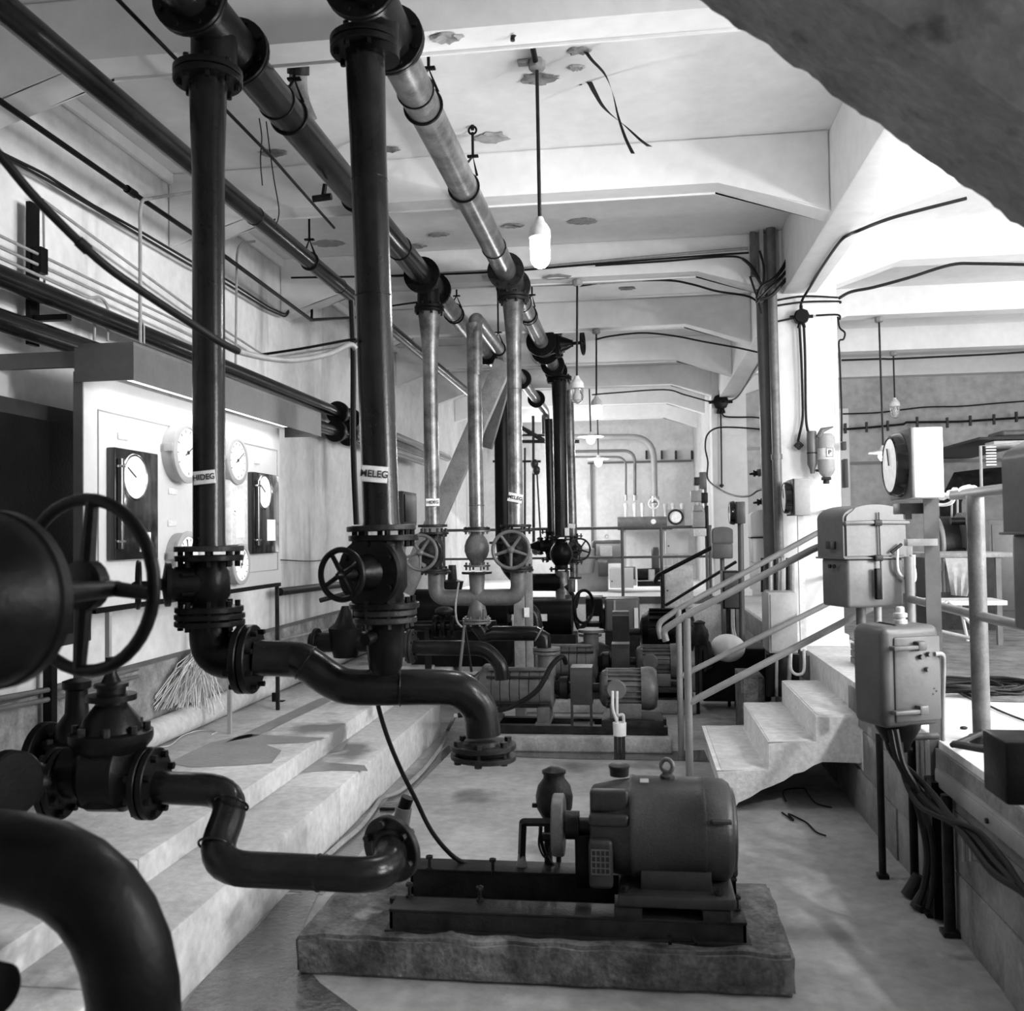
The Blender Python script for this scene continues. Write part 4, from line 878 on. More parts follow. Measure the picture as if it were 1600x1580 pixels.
t.p('conduit', MB().tube([P(957, 1080, q+.05), P(957, 1110, q), P(966, 1132, q)], .013, 10, fil=.05), 'cable_pale'); t.p('conduit', MB().tube([P(964, 1080, q+.05), P(964, 1128, q)], .012, 10), 'cable_pale'); t.p('conduit', MB().tube([P(966, 1118, q), P(974, 1116, q), P(975, 1132, q)], .012, 10, fil=.03), 'cable_pale')
t.p('sleeve', MB().lathe(P(968, 1129, q), (0, 0, -1), [(0, .053), (.1, .05)], 22), 'white_paint')
for dx in (-6, 0, 6): t.p('tube', MB().cyl(P(968+dx, 1149, q), V((P(968+dx, 1172, q).x, q, 0)), .014, n=12), 'black_gloss')
# big black motor and its guard, third set
def big_motor(label, x0, x1, py, Y, rpx, m, lm='black_paint', box=False):
    c0, c1_ = P(x0, py, Y), P(x1, py, Y); r = S(rpx, Y); L = c1_.x-c0.x; t = T('electric_motor', label, 'motor', V(((c0.x+c1_.x)/2, Y, c0.z-r*1.3)))
    f = t.p('frame', MB().lathe(c0, (1, 0, 0), [(0, r*.4), (L*.04, r*.8), (L*.14, r*.97), (L*.15, r), (L*.84, r), (L*.85, r*.97), (L*.96, r*.85), (L, r*.5)], 32), m)
    for i in range(18):
        an = 2*PI*i/18; d = V((0, math.cos(an), math.sin(an)))
        t.p('cooling_fin', MB().box(c0+V((L*.5, 0, 0))+d*r*1.03, (L*.66, r*.18, .012), axes=((1, 0, 0), d, V((1, 0, 0)).cross(d))), m, f)
    t.p('foot', MB().box(c0+V((L*.5, 0, -r*1.15)), (L*.7, r*1.5, r*.36), bev=.01), m); t.p('pedestal', MB().bx(c0.x, c1_.x, Y-r, Y+r, 0, c0.z-r*1.33, bev=.02), 'concrete_pad_top')
    t.p('terminal_box', MB().box(c0+V((L*.3, -r*1.0, -r*.1)), (L*.3, r*.25, r*.7), bev=.01), lm)
    t.p('shaft', MB().cyl(c0-V((.12, 0, 0)), c0, .04), 'dark_iron'); return t
big_motor('big black finned motor right of the rear pumps', 1000, 1086, 988, 10.8, 33, 'black_paint')
def guard(label, x0, x1, ya, yb, Y, m, foot=20):
    a, c = P(x0, ya, Y), P(x1, yb, Y); t = T('coupling_guard', label, 'guard', V(((a.x+c.x)/2, Y, c.z)))
    r = (a.z-c.z)*.3
    zb = c.z+(a.z-c.z)*.35
    t.p('cover', MB().prism([(a.x, Y-.16, zb), (a.x, Y-.16, a.z-.04), (a.x, Y-.1, a.z), (a.x, Y+.1, a.z), (a.x, Y+.16, a.z-.04), (a.x, Y+.16, zb)], (c.x-a.x, 0, 0)), m)
    for xx in (a.x+.012, c.x-.012): t.p('leg', MB().bx(xx-.012, xx+.012, Y-.17, Y+.17, c.z, zb), m)
    t.p('foot', MB().bx(a.x, c.x, Y-.17, Y+.17, c.z, c.z+.05), m); return t
guard('tall dark coupling guard in front of the big black motor', 957, 984, 955, 1024, 10.4, 'motor_paint')
guard('dark coupling guard further back, beside the pale grey motor casing', 916, 942, 931, 978, 12.4, 'black_paint')
t = T('motor_casing', 'pale grey boxy motor casing at the far end of the pit', 'motor', P(970, 990, 12.6))
a, c = P(945, 934, 12.6), P(1000, 985, 12.6)
t.p('casing', MB().bx(a.x, c.x, 12.4, 12.9, c.z, a.z, bev=.04), 'mid_grey'); t.p('strap', MB().bx(a.x+.12, a.x+.145, 12.38, 12.4, c.z+.02, a.z-.02), 'pale_grey')
t.p('end_plate', MB().bx(c.x-.07, c.x-.02, 12.38, 12.4, c.z+.05, a.z-.12), 'white_paint'); t.p('coupling', MB().disc(V((a.x-.04, 12.6, (a.z+c.z)/2-.08)), (1, 0, 0), .17, .07), 'black_paint')
t.p('foot', MB().bx(a.x, c.x, 12.45, 12.9, 0, c.z), 'dark_iron')
# pump bodies at the rear
t = T('rear_pump', 'dark rear pump body with an open pale flange on top', 'pump', P(920, 1010, 10.4))
c = P(922, 992, 10.3)
t.p('casing', MB().sphere(c-V((0, 0, .26)), .26, (1.1, .8, .75)), 'dark_iron'); t.p('neck', MB().lathe(c, (0, 0, -1), [(0, .08), (.1, .07), (.2, .1)], 20), 'grey_iron'); t.p('flange', MB().disc(c, (0, 0, 1), .125, .03), 'mid_grey'); t.p('foot', MB().box(c-V((0, 0, .55)), (.6, .5, .35)), 'dark_iron')
t = T('rear_pump', 'black rear pump body left of the timber posts', 'pump', P(850, 1020, 11))
c = P(848, 965, 11.2); t.p('casing', MB().cyl(c-V((.3, 0, 0)), c+V((.35, 0, 0)), .22, n=24), 'black_paint'); t.p('base', MB().bx(c.x-.4, c.x+.4, 11, 11.4, 0, c.z-.18), 'dark_iron'); t.p('tag', MB().box(c+V((.02, -.24, .02)), (.11, .006, .08)), 'paper')
t = T('rear_pump', 'black rear pump body behind the U-shaped pipe', 'pump', P(720, 1000, 9.6))
c = P(722, 950, 9.8); t.p('casing', MB().cyl(c-V((.5, 0, 0)), c+V((.5, 0, 0)), .2, n=24), 'black_paint'); t.p('base', MB().bx(c.x-.5, c.x+.5, 9.6, 10, .4, c.z-.15), 'black_paint'); t.p('elbow', MB().tube([c+V((.5, 0, .0)), c+V((.75, 0, 0)), c+V((.8, 0, -.35))], .07, 14, fil=.15), 'dark_pipe')
t.p('valve', MB().lathe(c+V((-.1, 0, .2)), (0, 0, 1), [(0, .1), (.08, .12), (.1, .05), (.25, .04)], 18), 'dark_iron')
t = T('pipe_knot', 'tangle of thin dark valves and pipes right of the third-row riser foot', 'pipes', P(900, 985, 11.8))
for pts, r in (([(884, 915), (896, 930), (898, 965), (905, 985), (915, 975)], .03), ([(893, 905), (893, 925)], .05), ([(905, 925), (900, 950)], .02), ([(889, 930), (887, 990), (887, 1045)], .05)):
    t.p('pipe', MB().tube([P(a, c, 11.8) for a, c in pts], r, 10, fil=.08), 'dark_iron' if r < .05 else 'bright_pipe')
t.p('wheel', MB().ring(P(912, 948, 11.7), (.9, -.6, 0), .2, .02), 'black_paint')
t = T('cable_tripod', 'thin A-shaped stand between the plinth and the nearest ribbed pump', 'stand', P(726, 1052, 7.2))
t.p('leg', MB().cyl(P(726, 977, 7.2), P(718, 1052, 7.2), .012), 'mid_grey'); t.p('leg', MB().cyl(P(726, 977, 7.2), P(737, 1050, 7.2), .01), 'black_paint'); t.p('base', MB().bx(P(712, 1052, 7.2).x, P(745, 1052, 7.2).x, 7.1, 7.3, P(718, 1055, 7.2).z, P(718, 1052, 7.2).z), 'dark_iron')
cord('cable', 'thin cable looping down from the U-shaped pipe', 'cable', [P(717, 910, 7.7), P(712, 945, 7.7), P(714, 970, 7.6), P(722, 980, 7.6)], .008, 'cable_grey')
cord('hose', 'dark hose arched over the nearest ribbed pump', 'hose', [P(716, 1118, 7.3), P(770, 1112, 7.3), P(805, 1102, 7.3), P(840, 1078, 7.3), P(862, 1040, 7.35), P(878, 1026, 7.4), P(884, 1036, 7.5)], .02)
# ================================================================== RIGHT SIDE: RAILINGS, SWITCHGEAR
def rail_run(label, cat, base, parts, m='pale_grey'):
    t = T('handrail' if 'stair' in label else 'railing', label, cat, base)
    for nm, pts, r, fil in parts: t.p(nm, MB().tube(pts, r, 16, fil=fil), m)
    return t
YS = 6.05
def stair_rail(label, YS, curl, top_end, post, post_top, low0, low1):
    a = P(*top_end, YS)
    b0 = P(*post, YS); zt = P(*post_top, YS).z
    x = (P(*post_top, YS).x)
    t = T('handrail', label, 'handrail', V((x, YS, 0)))
    t.p('top_rail', MB().tube([P(*curl[0], YS), P(*curl[1], YS), P(*curl[2], YS), a, a+V((.45, 0, .0))], .0215, 16, fil=.09), 'rail_grey')
    t.p('post', MB().cyl((x, YS, 0), (x, YS, zt), .0235, n=18), 'rail_grey')
    t.p('mid_rail', MB().tube([P(*low0, YS), P(*low1, YS)], .0215, 16), 'rail_grey')
    return t
stair_rail('near handrail of the short stairs, running down from the big grey switch box', 6.0, ((1041, 1002), (1036, 985), (1072, 962)), (1286, 850), (1072, 1210), (1073, 966), (1078, 1098), (1372, 944))
stair_rail('far handrail of the short stairs, parallel behind the near one', 7.55, ((1033, 998), (1027, 975), (1062, 950)), (1290, 826), (1060, 1180), (1060, 952), (1062, 1058), (1300, 940))
YR, XR = 4.55, 1.53
zt, zm_, zf = P(1528, 770, 4.55).z, P(1535, 962, 4.55).z, WK
t = T('railing', 'walkway railing at the right with a fat black-and-pale post', 'railing', (XR, YR, WK))
pz = P(1534, 775, YR)
t.p('post', MB().cyl((XR, YR, WK), (XR, YR, zt-.01), .038, n=24), 'grey_iron')
t.p('base_plate', MB().cyl((XR, YR, WK), (XR, YR, WK+.03), .055, n=20), 'dark_iron')
t.p('top_rail', MB().cyl((XR, 3.95, zt), (XR, YR+.32, zt), .024, n=18), 'rail_grey')
t.p('mid_rail', MB().cyl((XR, 1.2, zm_), (XR, Px(1422, 932, 1.53).y, zm_), .022, n=18), 'rail_grey')
t.p('post', MB().cyl((XR, Px(1422, 932, 1.53).y, WK), (XR, Px(1422, 932, 1.53).y, zm_+.24), .027, n=18), 'rail_grey')
c = V((XR-.1, YR-.02, WK+.03)); t.p('stay', MB().cyl((XR, YR-.02, WK+.05), (XR-.22, YR-.3, WK+.05), .012), 'dark_iron')
# rag tied round the rail end
t = T('rag', 'pale rag knotted round the end of the walkway rail', 'cloth', P(1500, 780, YR+.3))
kp = [P(1466, 776, YR+.35), P(1482, 774, YR+.33), P(1490, 768, YR+.3), P(1502, 772, YR+.28), P(1514, 764, YR+.2), P(1522, 766, YR+.1)]
t.p('cloth', MB().tube(spline(kp, 4), [.006+.012*abs(math.sin(i*.9))+.004 for i in range(21)], 10), 'paper'); t.p('knot', MB().sphere(P(1487, 774, YR+.3), .022, (1.4, 1, .8)), 'paper'); t.p('knot', MB().sphere(P(1513, 766, YR+.15), .03, (1.5, 1, .8)), 'paper')
t.p('tail', MB().tube(spline([P(1460, 788, YR+.36), P(1476, 789, YR+.34), P(1488, 784, YR+.3), P(1492, 772, YR+.3)], 4), .009, 6), 'paper')
# railing of the walkway further back
t = T('railing', 'dark walkway railing post beside the column foot', 'railing', (1.56, 8.3, WK))
t.p('post', MB().cyl((1.56, 8.25, WK), (1.56, 8.25, 1.9), .028, n=16), 'mid_grey'); t.p('mid_rail', MB().cyl((1.56, 7.3, 1.357), (1.56, 11.5, 1.357), .018, n=12), 'mid_grey'); t.p('post', MB().cyl((1.56, 11.4, WK), (1.56, 11.4, 1.9), .026, n=12), 'mid_grey')
t.p('top_rail', MB().cyl((1.56, 7.6, 1.9), (1.56, 11.5, 1.9), .018, n=12), 'mid_grey')
def switch_box(label, px, py, Y, W, H, D, rz, m, dome=.06, lower=1.0, lip=True, x=None, stand=None, split=.52, detail=True):
    c = P(px, py, Y)
    if x is not None: c.x = x
    R = Matrix.Rotation(rz, 3, 'Z'); ax = (R@V((1, 0, 0)), R@V((0, 1, 0)), V((0, 0, 1)))
    L = lambda x, y, z: c+ax[0]*x+ax[1]*y+ax[2]*z
    t = T('switch_box', label, 'switch box', L(0, 0, -H/2))
    zs = -H/2+H*(1-split)
    t.p('lower_case', MB().box(L(0, 0, (-H/2+zs)/2), (W*lower, D*lower, zs+H/2), axes=ax, bev=.018), m)
    n = 14; poly = [(-W/2, zs), (W/2, zs)]+[(W/2*math.cos(PI*k/n), H/2-dome+dome*math.sin(PI*k/n)) for k in range(n+1)]
    b = MB().prism([L(x_, -D/2, z_) for x_, z_ in poly], ax[1]*D); bmesh.ops.bevel(b.b, geom=[e for e in b.b.edges if abs((e.verts[0].co-e.verts[1].co).dot(ax[1])) < .01], offset=.014, segments=2, affect='EDGES')
    t.p('cover', b, m)
    if lip: t.p('seam', MB().box(L(0, 0, zs), (W*1.03, D*1.03, .010), axes=ax, bev=.003), 'dark_iron' if not detail else m)
    if detail:
        t.p('cover_rib', MB().tube([L(-W*.5, -D/2-.006, H/2-dome*1.4), L(0, -D/2-.014, H/2-dome*1.35), L(W*.5, -D/2-.006, H/2-dome*1.4), L(W*.5, D/2, H/2-dome*1.4)], .012, 8), m)
        t.p('clamp_bar', MB().cyl(L(W*.05, -D/2-.016, -H*.42), L(W*.03, -D/2-.016, H/2-dome*.6), .007, n=8), m)
        for z in (H/2-dome*1.4, zs): t.p('clamp_knob', MB().box(L(W*.0, -D/2-.014, z), (.05, .03, .035), axes=ax, bev=.006), 'dark_iron')
        t.p('lever', MB().box(L(-W*.02, -D/2-.016, -H*.27), (.03, .025, H*.3), axes=ax, bev=.004), 'black_paint')
        t.p('handle', MB().tube([L(W*.20, -D/2-.02, H*.03), L(W*.28, -D/2-.024, H*.07), L(W*.36, -D/2-.024, H*.11)], .009, 8), 'dark_iron')
        t.p('screw', MB().cyl(L(-W*.5-.012, -D*.15, -H*.1), L(-W*.5, -D*.15, -H*.1), .012, n=8), 'dark_iron'); t.p('screw', MB().cyl(L(-W*.5-.012, -D*.0, -H*.1), L(-W*.5, -D*.0, -H*.1), .012, n=8), 'dark_iron')
        t.p('gland', MB().box(L(-W*.5-.01, -D*.1, H*.11), (.05, .06, .045), axes=ax, bev=.006), 'ink')
    if stand is not None: t.p('stand', MB().cyl(L(0, .02, -H/2), V((L(0, .02, 0).x, L(0, .02, 0).y, stand)), .028, n=14), 'mid_grey')
    return t, L
b1, L1 = switch_box('big grey domed switch box at the top of the stairs where the handrails end', 1346, 868, 5.75, .40, .585, .30, math.radians(20), 'mid_grey', dome=.075, lower=.90, stand=WK)
b1.p('stand', MB().cyl(L1(.13, .05, -.29), V((L1(.13, .05, 0).x, L1(.13, .05, 0).y, WK)), .022, n=12), 'pale_grey')
b1.p('bracket', MB().box(L1(.28, .06, .0), (.16, .05, .16), axes=((1, 0, 0), (0, 1, 0), (0, 0, 1)), bev=.006), 'mid_grey')
cord('cable', 'pale looped cable from the big domed switch box to its bracket', 'cable', [L1(.12, -.17, .05), L1(.12, -.17, -.08), L1(.17, -.16, -.13), L1(.24, -.14, -.15), L1(.28, -.1, -.11), L1(.28, -.08, -.03)], .0085, 'cable_pale')
one('cable_gland', 'pale cable gland on the bracket right of the big domed switch box', 'gland', MB().cyl(L1(.28, -.08, -.06), L1(.28, -.08, .0), .016), 'cable_pale')
# lower switch box on the ledge face
c = P(1400, 1052, 4.42)
t = T('switch_box', 'rounded grey switch box mounted low on the ledge face, in front of the walkway', 'switch box', c-V((0, 0, .26)))
R = Matrix.Rotation(math.radians(24), 3, 'Z'); ax = (R@V((1, 0, 0)), R@V((0, 1, 0)), V((0, 0, 1))); L = lambda x, y, z: c+ax[0]*x+ax[1]*y+ax[2]*z
t.p('case', MB().box(L(0, 0, 0), (.30, .22, .44), axes=ax, bev=.035), 'box_grey')
t.p('front_cover', MB().box(L(.02, -.105, -.01), (.24, .03, .37), axes=ax, bev=.012), 'box_grey')
t.p('seam', MB().tube([L(-.06, -.08, .222), L(-.04, .05, .223), L(-.06, .1, .2)], .004, 6), 'dark_iron')
for z in (.13, -.145): t.p('latch', MB().box(L(-.06, -.135, z), (.13, .035, .018), axes=(ax[0], ax[1], (0, 0, 1)), bev=.004).box(L(.02, -.135, z+.005), (.045, .04, .04), axes=ax, bev=.006), 'box_grey')
for x_, z in ((.03, .085), (.07, .095), (.06, .03)): t.p('screw', MB().cyl(L(x_, -.115, z), L(x_, -.14, z), .011, n=8), 'box_grey')
t.p('gland', MB().lathe(L(0, 0, -.21), (0, 0, -1), [(0, .10), (.03, .095), (.1, .055), (.13, .05)], 20), 'black_paint')
for k in range(3): t.p('mark', MB().box(L(.10+.012*(k % 2)-.006*(k == 2), -.121, -.055-.012*k), (.006, .003, .006), axes=ax), 'ink')
one('insulator', 'white ribbed cap on top of the lower switch box', 'cap', MB().lathe(L(.03, .0, .215), (0, 0, 1), [(0, .03), (.02, .03), (.024, .022), (.03, .022), (.034, .03), (.05, .03), (.054, .018), (.075, .018), (.08, .012)], 18), 'cable_pale')
cord('cable', 'grey cable arching from the lower switch box down along the steel post', 'cable', [L(.1, -.13, .095), L(.14, -.13, .09), L(.17, -.1, .03), L(.18, -.08, -.1), L(.19, -.06, -.3)], .0095, 'cable_grey')
# steel post with square gauge box
c = P(1453, 800, 4.6)
t = T('steel_post', 'flat grey steel post rising from the ledge to the square gauge box', 'post', (c.x, 4.6, .3))
zt_ = P(1451, 775, 4.6).z
t.p('angle', MB().bx(c.x-.033, c.x+.033, 4.58, 4.588, .42, zt_).bx(c.x+.025, c.x+.033, 4.588, 4.64, .42, zt_), 'mid_grey')
t.p('bracket', MB().bx(P(1412, 845, 4.6).x, P(1459, 845, 4.6).x, 4.54, 4.60, P(1430, 853, 4.6).z, P(1430, 842, 4.6).z, bev=.003), 'pale_grey')
t.p('lower_clamp', MB().cyl(P(1420, 1152, 4.5), P(1466, 1150, 4.5), .016), 'mid_grey')
t.p('base_channel', MB().bx(c.x-.07, c.x+.01, 4.45, 4.52, 0.02, .62), 'black_paint')
def gbox(label, px0, px1, py0, py1, Y, depth, m_side, m_front, dial_r, post=None, needle=True):
    a, c = P(px0, py0, Y), P(px1, py1, Y)
    t = T('gauge_box', label, 'gauge', V(((a.x+c.x)/2, Y+depth/2, c.z)))
    t.p('case', MB().bx(a.x, c.x, Y, Y+depth, c.z, a.z, bev=.006), m_side)
    t.p('face_plate', MB().bx(a.x-.012, a.x, Y-.002, Y+depth+.002, c.z, a.z, bev=.004), m_front)
    k = V((a.x-.012, Y+depth/2, (a.z+c.z)/2)); r = dial_r
    t.p('bezel', MB().lathe(k, (-1, 0, 0), [(0, r*1.12), (.02, r*1.1), (.045, r*1.04), (.05, r*.96), (.04, r*.9)], 36), 'black_gloss')
    f = t.p('dial', MB().lathe(k, (-1, 0, 0), [(.03, r*.92), (.046, r*.92)], 32), 'dial')
    t.p('needle', MB().tube([k+V((-.05, 0, 0)), k+V((-.05, r*.2, r*.6))], .003, 6), 'ink', f)
    return t
gb = gbox('white-sided square gauge box with a round dial facing the pit, on the steel post', 1426, 1476, 668, 777, 4.45, .36, 'white_paint', 'mid_grey', .135)
one('relay', 'small grey bracket block under the square gauge box', 'block', MB().box(P(1428, 795, 4.7), (.16, .12, .05), bev=.004).box(P(1418, 805, 4.65), (.03, .03, .04)), 'mid_grey')
gbox('pale-sided gauge box above the rail in front of the column', 1241, 1267, 748, 805, 7.7, .34, 'pale_grey', 'dark_iron', .12)
gbox('dark grey gauge box beyond the column, left of the white domed box', 1151, 1165, 784, 818, 9.75, .3, 'mid_grey', 'dark_iron', .11)
# near right box
b3, L3 = switch_box('big blurred switch box cut off by the right edge of the frame', 1712, 832, 3.35, .44, .66, .34, math.radians(14), 'mid_grey', dome=.08, lower=.9, split=.5)
b3.p('stand', MB().bx(L3(.1, 0, 0).x-.03, L3(.1, 0, 0).x+.03, L3(.1, 0, 0).y, L3(.1, 0, 0).y+.05, WK, L3(0, 0, -.3).z), 'mid_grey')
t = T('junction_box', 'small black box low at the right edge, on the end of a thin pipe', 'box', P(1620, 1262, 3.1))
a, c = P(1571, 1160, 3.1), P(1700, 1262, 3.1); t.p('box', MB().bx(a.x, c.x, 3.1, 3.3, c.z, a.z, bev=.008), 'black_paint'); t.p('arm', MB().cyl(P(1492, 1163, 3.75), P(1580, 1178, 3.15), .014), 'dark_iron')
# flat bar along the ledge with bolts
t = T('ledge_bar', 'flat grey steel bar bolted along the ledge below its top edge', 'bar', (XL-.02, 3.5, .6))
t.p('bar', MB().bx(XL-.042, XL-.032, 1.6, 4.5, .60, .665, bev=.002), 'pale_grey'); t.p('flange', MB().bx(XL-.04, XL-.005, 1.6, 4.5, .665, .673), 'pale_grey')
for y in (2.2, 3.0, 3.85): t.p('bolt', MB().cyl((XL-.052, y, .632), (XL-.04, y, .632), .011, n=6), 'dark_iron')
t = T('ledge_bracket', 'small square steel handle on the ledge at the right edge', 'bracket', (XL-.05, 3.05, .36))
t.p('loop', MB().tube([(XL-.03, 3.0, .37), (XL-.06, 3.0, .37), (XL-.06, 3.0, .50), (XL-.06, 3.1, .50), (XL-.06, 3.1, .37), (XL-.03, 3.1, .37)], .007, 6), 'pale_grey')
t = T('ledge_bracket', 'small steel handle on the ledge behind the thick cables', 'bracket', (XL-.05, 4.05, .36))
t.p('loop', MB().tube([(XL-.03, 4.0, .43), (XL-.06, 4.0, .43), (XL-.06, 4.0, .50), (XL-.06, 4.08, .50), (XL-.06, 4.08, .40)], .007, 6), 'pale_grey')
# channels and conduits standing against the ledge
for i, (px, pyb, r, m, lb, zt2) in enumerate(((1493, 1462, .024, 'dark_iron', 'rusty upright pipe against the ledge, nearest of the row', .60), (1462, 1430, .03, 'black_paint', 'thick black upright pipe against the ledge below the steel post', .62), (1430, 1395, .02, 'black_paint', 'slim black upright pipe against the ledge left of the thick one', .74), (1376, 1240, .018, 'dark_iron', 'short dark upright pipe against the ledge right of the stairs', .72))):
    c = Pz(px, pyb, 0 if i < 3 else .42); x_ = min(c.x, XL-.045)
    one('upright_pipe', lb, 'pipe', MB().cyl((x_, c.y, 0.0), (x_, c.y, zt2), r, n=14).box((x_, c.y, .012), (r*3, r*3, .02), bev=.003), m)
# thick cable bundles running down from the lower switch box
Yc = 4.42
g0 = [(1398, 1150, 4.4), (1404, 1180, 4.4), (1420, 1215, 4.35), (1446, 1250, 4.2), (1480, 1278, 4.0), (1520, 1305, 3.8), (1560, 1352, 3.6), (1600, 1392, 3.4), (1680, 1460, 3.1)]
for k, (o, r, lb) in enumerate((((0, 0), .020, 'thickest black cable sweeping down the ledge to the right edge'), ((-9, 10), .014, 'black cable twisted under the thickest one along the ledge'), ((8, -9), .011, 'thin black cable above the thickest one along the ledge'))):
    cord('cable', lb, 'cable', [P(x+o[0]*math.cos(i*1.1)*1.2, y+o[1]*math.cos(i*1.1), d-.02*k) for i, (x, y, d) in enumerate(g0)], r)
for k, (pts, r, lb) in enumerate((([(1392, 1140), (1402, 1185), (1424, 1230), (1442, 1290), (1450, 1340), (1444, 1385), (1434, 1415)], .016, 'black cable dropping to the floor socket below the lower switch box'), ([(1400, 1140), (1412, 1195), (1436, 1240), (1456, 1310), (1458, 1380), (1450, 1420)], .012, 'thinner black cable dropping beside the socket cable'))):
    cord('cable', lb, 'cable', [P(x, y, 4.35-.05*k-.03*i) for i, (x, y) in enumerate(pts)], r)
for a, c, lb in (((1438, 1375), (1422, 1402), 'smaller dark socket where cables enter the floor by the ledge'), ((1450, 1390), (1436, 1422), 'larger dark socket where cables enter the floor by the ledge')):
    one('floor_socket', lb, 'socket', MB().cyl(Pz(*c, 0)+V((0, 0, -.0)), Pz(*c, 0)+V((.05, 0, .1)), .045, .035, n=18), 'dark_iron')
cord('cable', 'clamp of ends hanging below the lower switch box', 'cable', [P(1388, 1162, 4.4), P(1402, 1168, 4.4), P(1425, 1172, 4.4)], .012)
cord('wire', 'tangled thin wire on the floor below the stairs', 'wire', [Pz(x, y, .012) for x, y in ((1222, 1270), (1240, 1282), (1232, 1272), (1250, 1280), (1262, 1287), (1275, 1300), (1290, 1306))], .0055)
cord('wire', 'thin wire lying in the shadow under the stairs', 'wire', [Pz(x, y, .01) for x, y in ((1228, 1252), (1225, 1235), (1255, 1232), (1262, 1240), (1275, 1255), (1300, 1262))], .004)
# coil of cable on the walkway floor
q = random.Random(11); c = Pz(1520, 1076, WK+.02); t = T('cable_coil', 'loose coil of dark cable on the floor behind the fat railing post', 'cable', V((c.x, c.y, WK+.012)))
for k in range(9):
    ox, oy, rx, ry = q.uniform(-.12, .12), q.uniform(-.06, .06), q.uniform(.22, .42), q.uniform(.16, .28)
    t.p('loop', MB().tube([c+V((ox+rx*math.cos(a*PI/14), oy+ry*math.sin(a*PI/14), .004+.01*math.sin(a*.7+k)+.006*k/2)) for a in range(29)], .009, 6), 'rubber')
t.p('tail', MB().tube(spline([c+V((-.4, .1, 0)), c+V((.2, .25, 0)), c+V((.8, .1, 0)), c+V((1.3, .3, 0))], 6), .008, 6), 'rubber')
cord('cable', 'single dark cable crossing the walkway floor right of the coil', 'cable', [Pz(1500, 1078, WK+.02), Pz(1560, 1110, WK+.01), Pz(1640, 1140, WK+.01)], .006)
one('stone', 'small chip of rubble on the bright walkway floor', 'stone', MB().sphere(Pz(1506, 1140, WK)+V((0, 0, .008)), .012, (1.6, 1, .7), 8), 'dark_iron')
# switch boxes along the pit edge, further back
switch_box('white domed switch box in front of the column pipes', 1197, 838, 8.6, .28, .47, .22, 0, 'white_paint', dome=.05, lower=.94, stand=WK-.2, detail=False)
switch_box('grey domed switch box above the far stairs', 1128, 848, 12.2, .26, .40, .2, 0, 'mid_grey', dome=.05, lower=.96, stand=0, detail=False, lip=False)
def plain_box(label, x0, x1, ya, yb, Y, D, m, dm=None, legs=None, name='metal_box'):
    a, c = P(x0, ya, Y), P(x1, yb, Y); t = T(name, label, 'box', V(((a.x+c.x)/2, Y, c.z)))
    t.p('case', MB().bx(a.x, c.x, Y, Y+D, c.z, a.z, bev=.008), m); t.p('door', MB().bx(a.x+.015, c.x-.015, Y-.012, Y, c.z+.015, a.z-.015, bev=.004), dm or m)
    t.p('lock', MB().cyl((a.x+.04, Y-.02, (a.z+c.z)/2-.05), (a.x+.04, Y-.01, (a.z+c.z)/2-.05), .012, n=10), 'dark_iron')
    if legs is not None:
        for x in (a.x+.05, c.x-.05): t.p('leg', MB().bx(x-.015, x+.015, Y+D/2-.015, Y+D/2+.015, legs, c.z), m)
    return t
plain_box('plain pale grey metal box on the pit edge in front of the column', 1200, 1247, 926, 1021, 7.6, .4, 'pale_grey', legs=0)
plain_box('dark grey slim metal box on the pit edge, left of the plain pale one', 1129, 1157, 893, 952, 9.6, .25, 'dark_iron', 'mid_grey', legs=0)
plain_box('small white box with one knob beside the white domed switch box', 1223, 1246, 817, 834, 8.4, .15, 'white_paint')
t = T('steel_post', 'slim dark post holding the dark grey gauge box', 'post', P(1160, 1030, 9.9)); t.p('post', MB().cyl(P(1160, 1030, 9.9), P(1157, 818, 9.9), .03), 'mid_grey')
t = T('steel_post', 'pale narrow steel post just left of the dark railing post by the column', 'post', P(1253, 1010, 7.9)); t.p('post', MB().bx(P(1248, 900, 7.9).x, P(1257, 900, 7.9).x, 7.88, 7.92, WK, P(1252, 806, 7.9).z), 'light_paint')
for k, (px, m) in enumerate(((1192, 'dark_pipe'), (1204, 'cable_grey'), (1212, 'dark_pipe'), (1222, 'cable_grey'), (1231, 'dark_pipe'), (1238, 'cable_grey'))):
    one('upright_pipe', ('leftmost', 'second', 'third', 'fourth', 'fifth', 'rightmost')[k]+' of the six short pipes rising above the plain pale metal box', 'pipe', MB().cyl(V((P(px, 925, 7.9).x, 7.9, P(px, 925, 7.6).z-.02)), P(px, 872, 7.9), .017), m)
plain_box('rough low concrete block left of the stairs back edge', 1158, 1197, 1058, 1166, 7.75, .5, 'concrete_dark', name='concrete_block')
t = T('conduit_group', 'dark pipes and wires between the plain pale box and the stairs', 'pipes', P(1215, 1085, 7.6))
for k, px in enumerate((1204, 1212, 1222, 1233, 1242)): t.p('pipe', MB().cyl(P(px, 1022, 7.62+.03*k), P(px, 1088, 7.62+.03*k), .02 if k % 2 else .035), ('black_paint', 'cable_grey', 'dark_iron', 'cable_grey', 'black_paint')[k])
t.p('loop', MB().tube(spline([P(1236, 1020, 7.5), P(1236, 1045, 7.5), P(1245, 1054, 7.5), P(1256, 1048, 7.5), P(1256, 1015, 7.5)]), .012, 6), 'cable_pale')
switchgear = T('dark_tank', 'black housing with a white drum lid between the pit edge boxes and the pumps', 'tank', P(1130, 1040, 9.4))
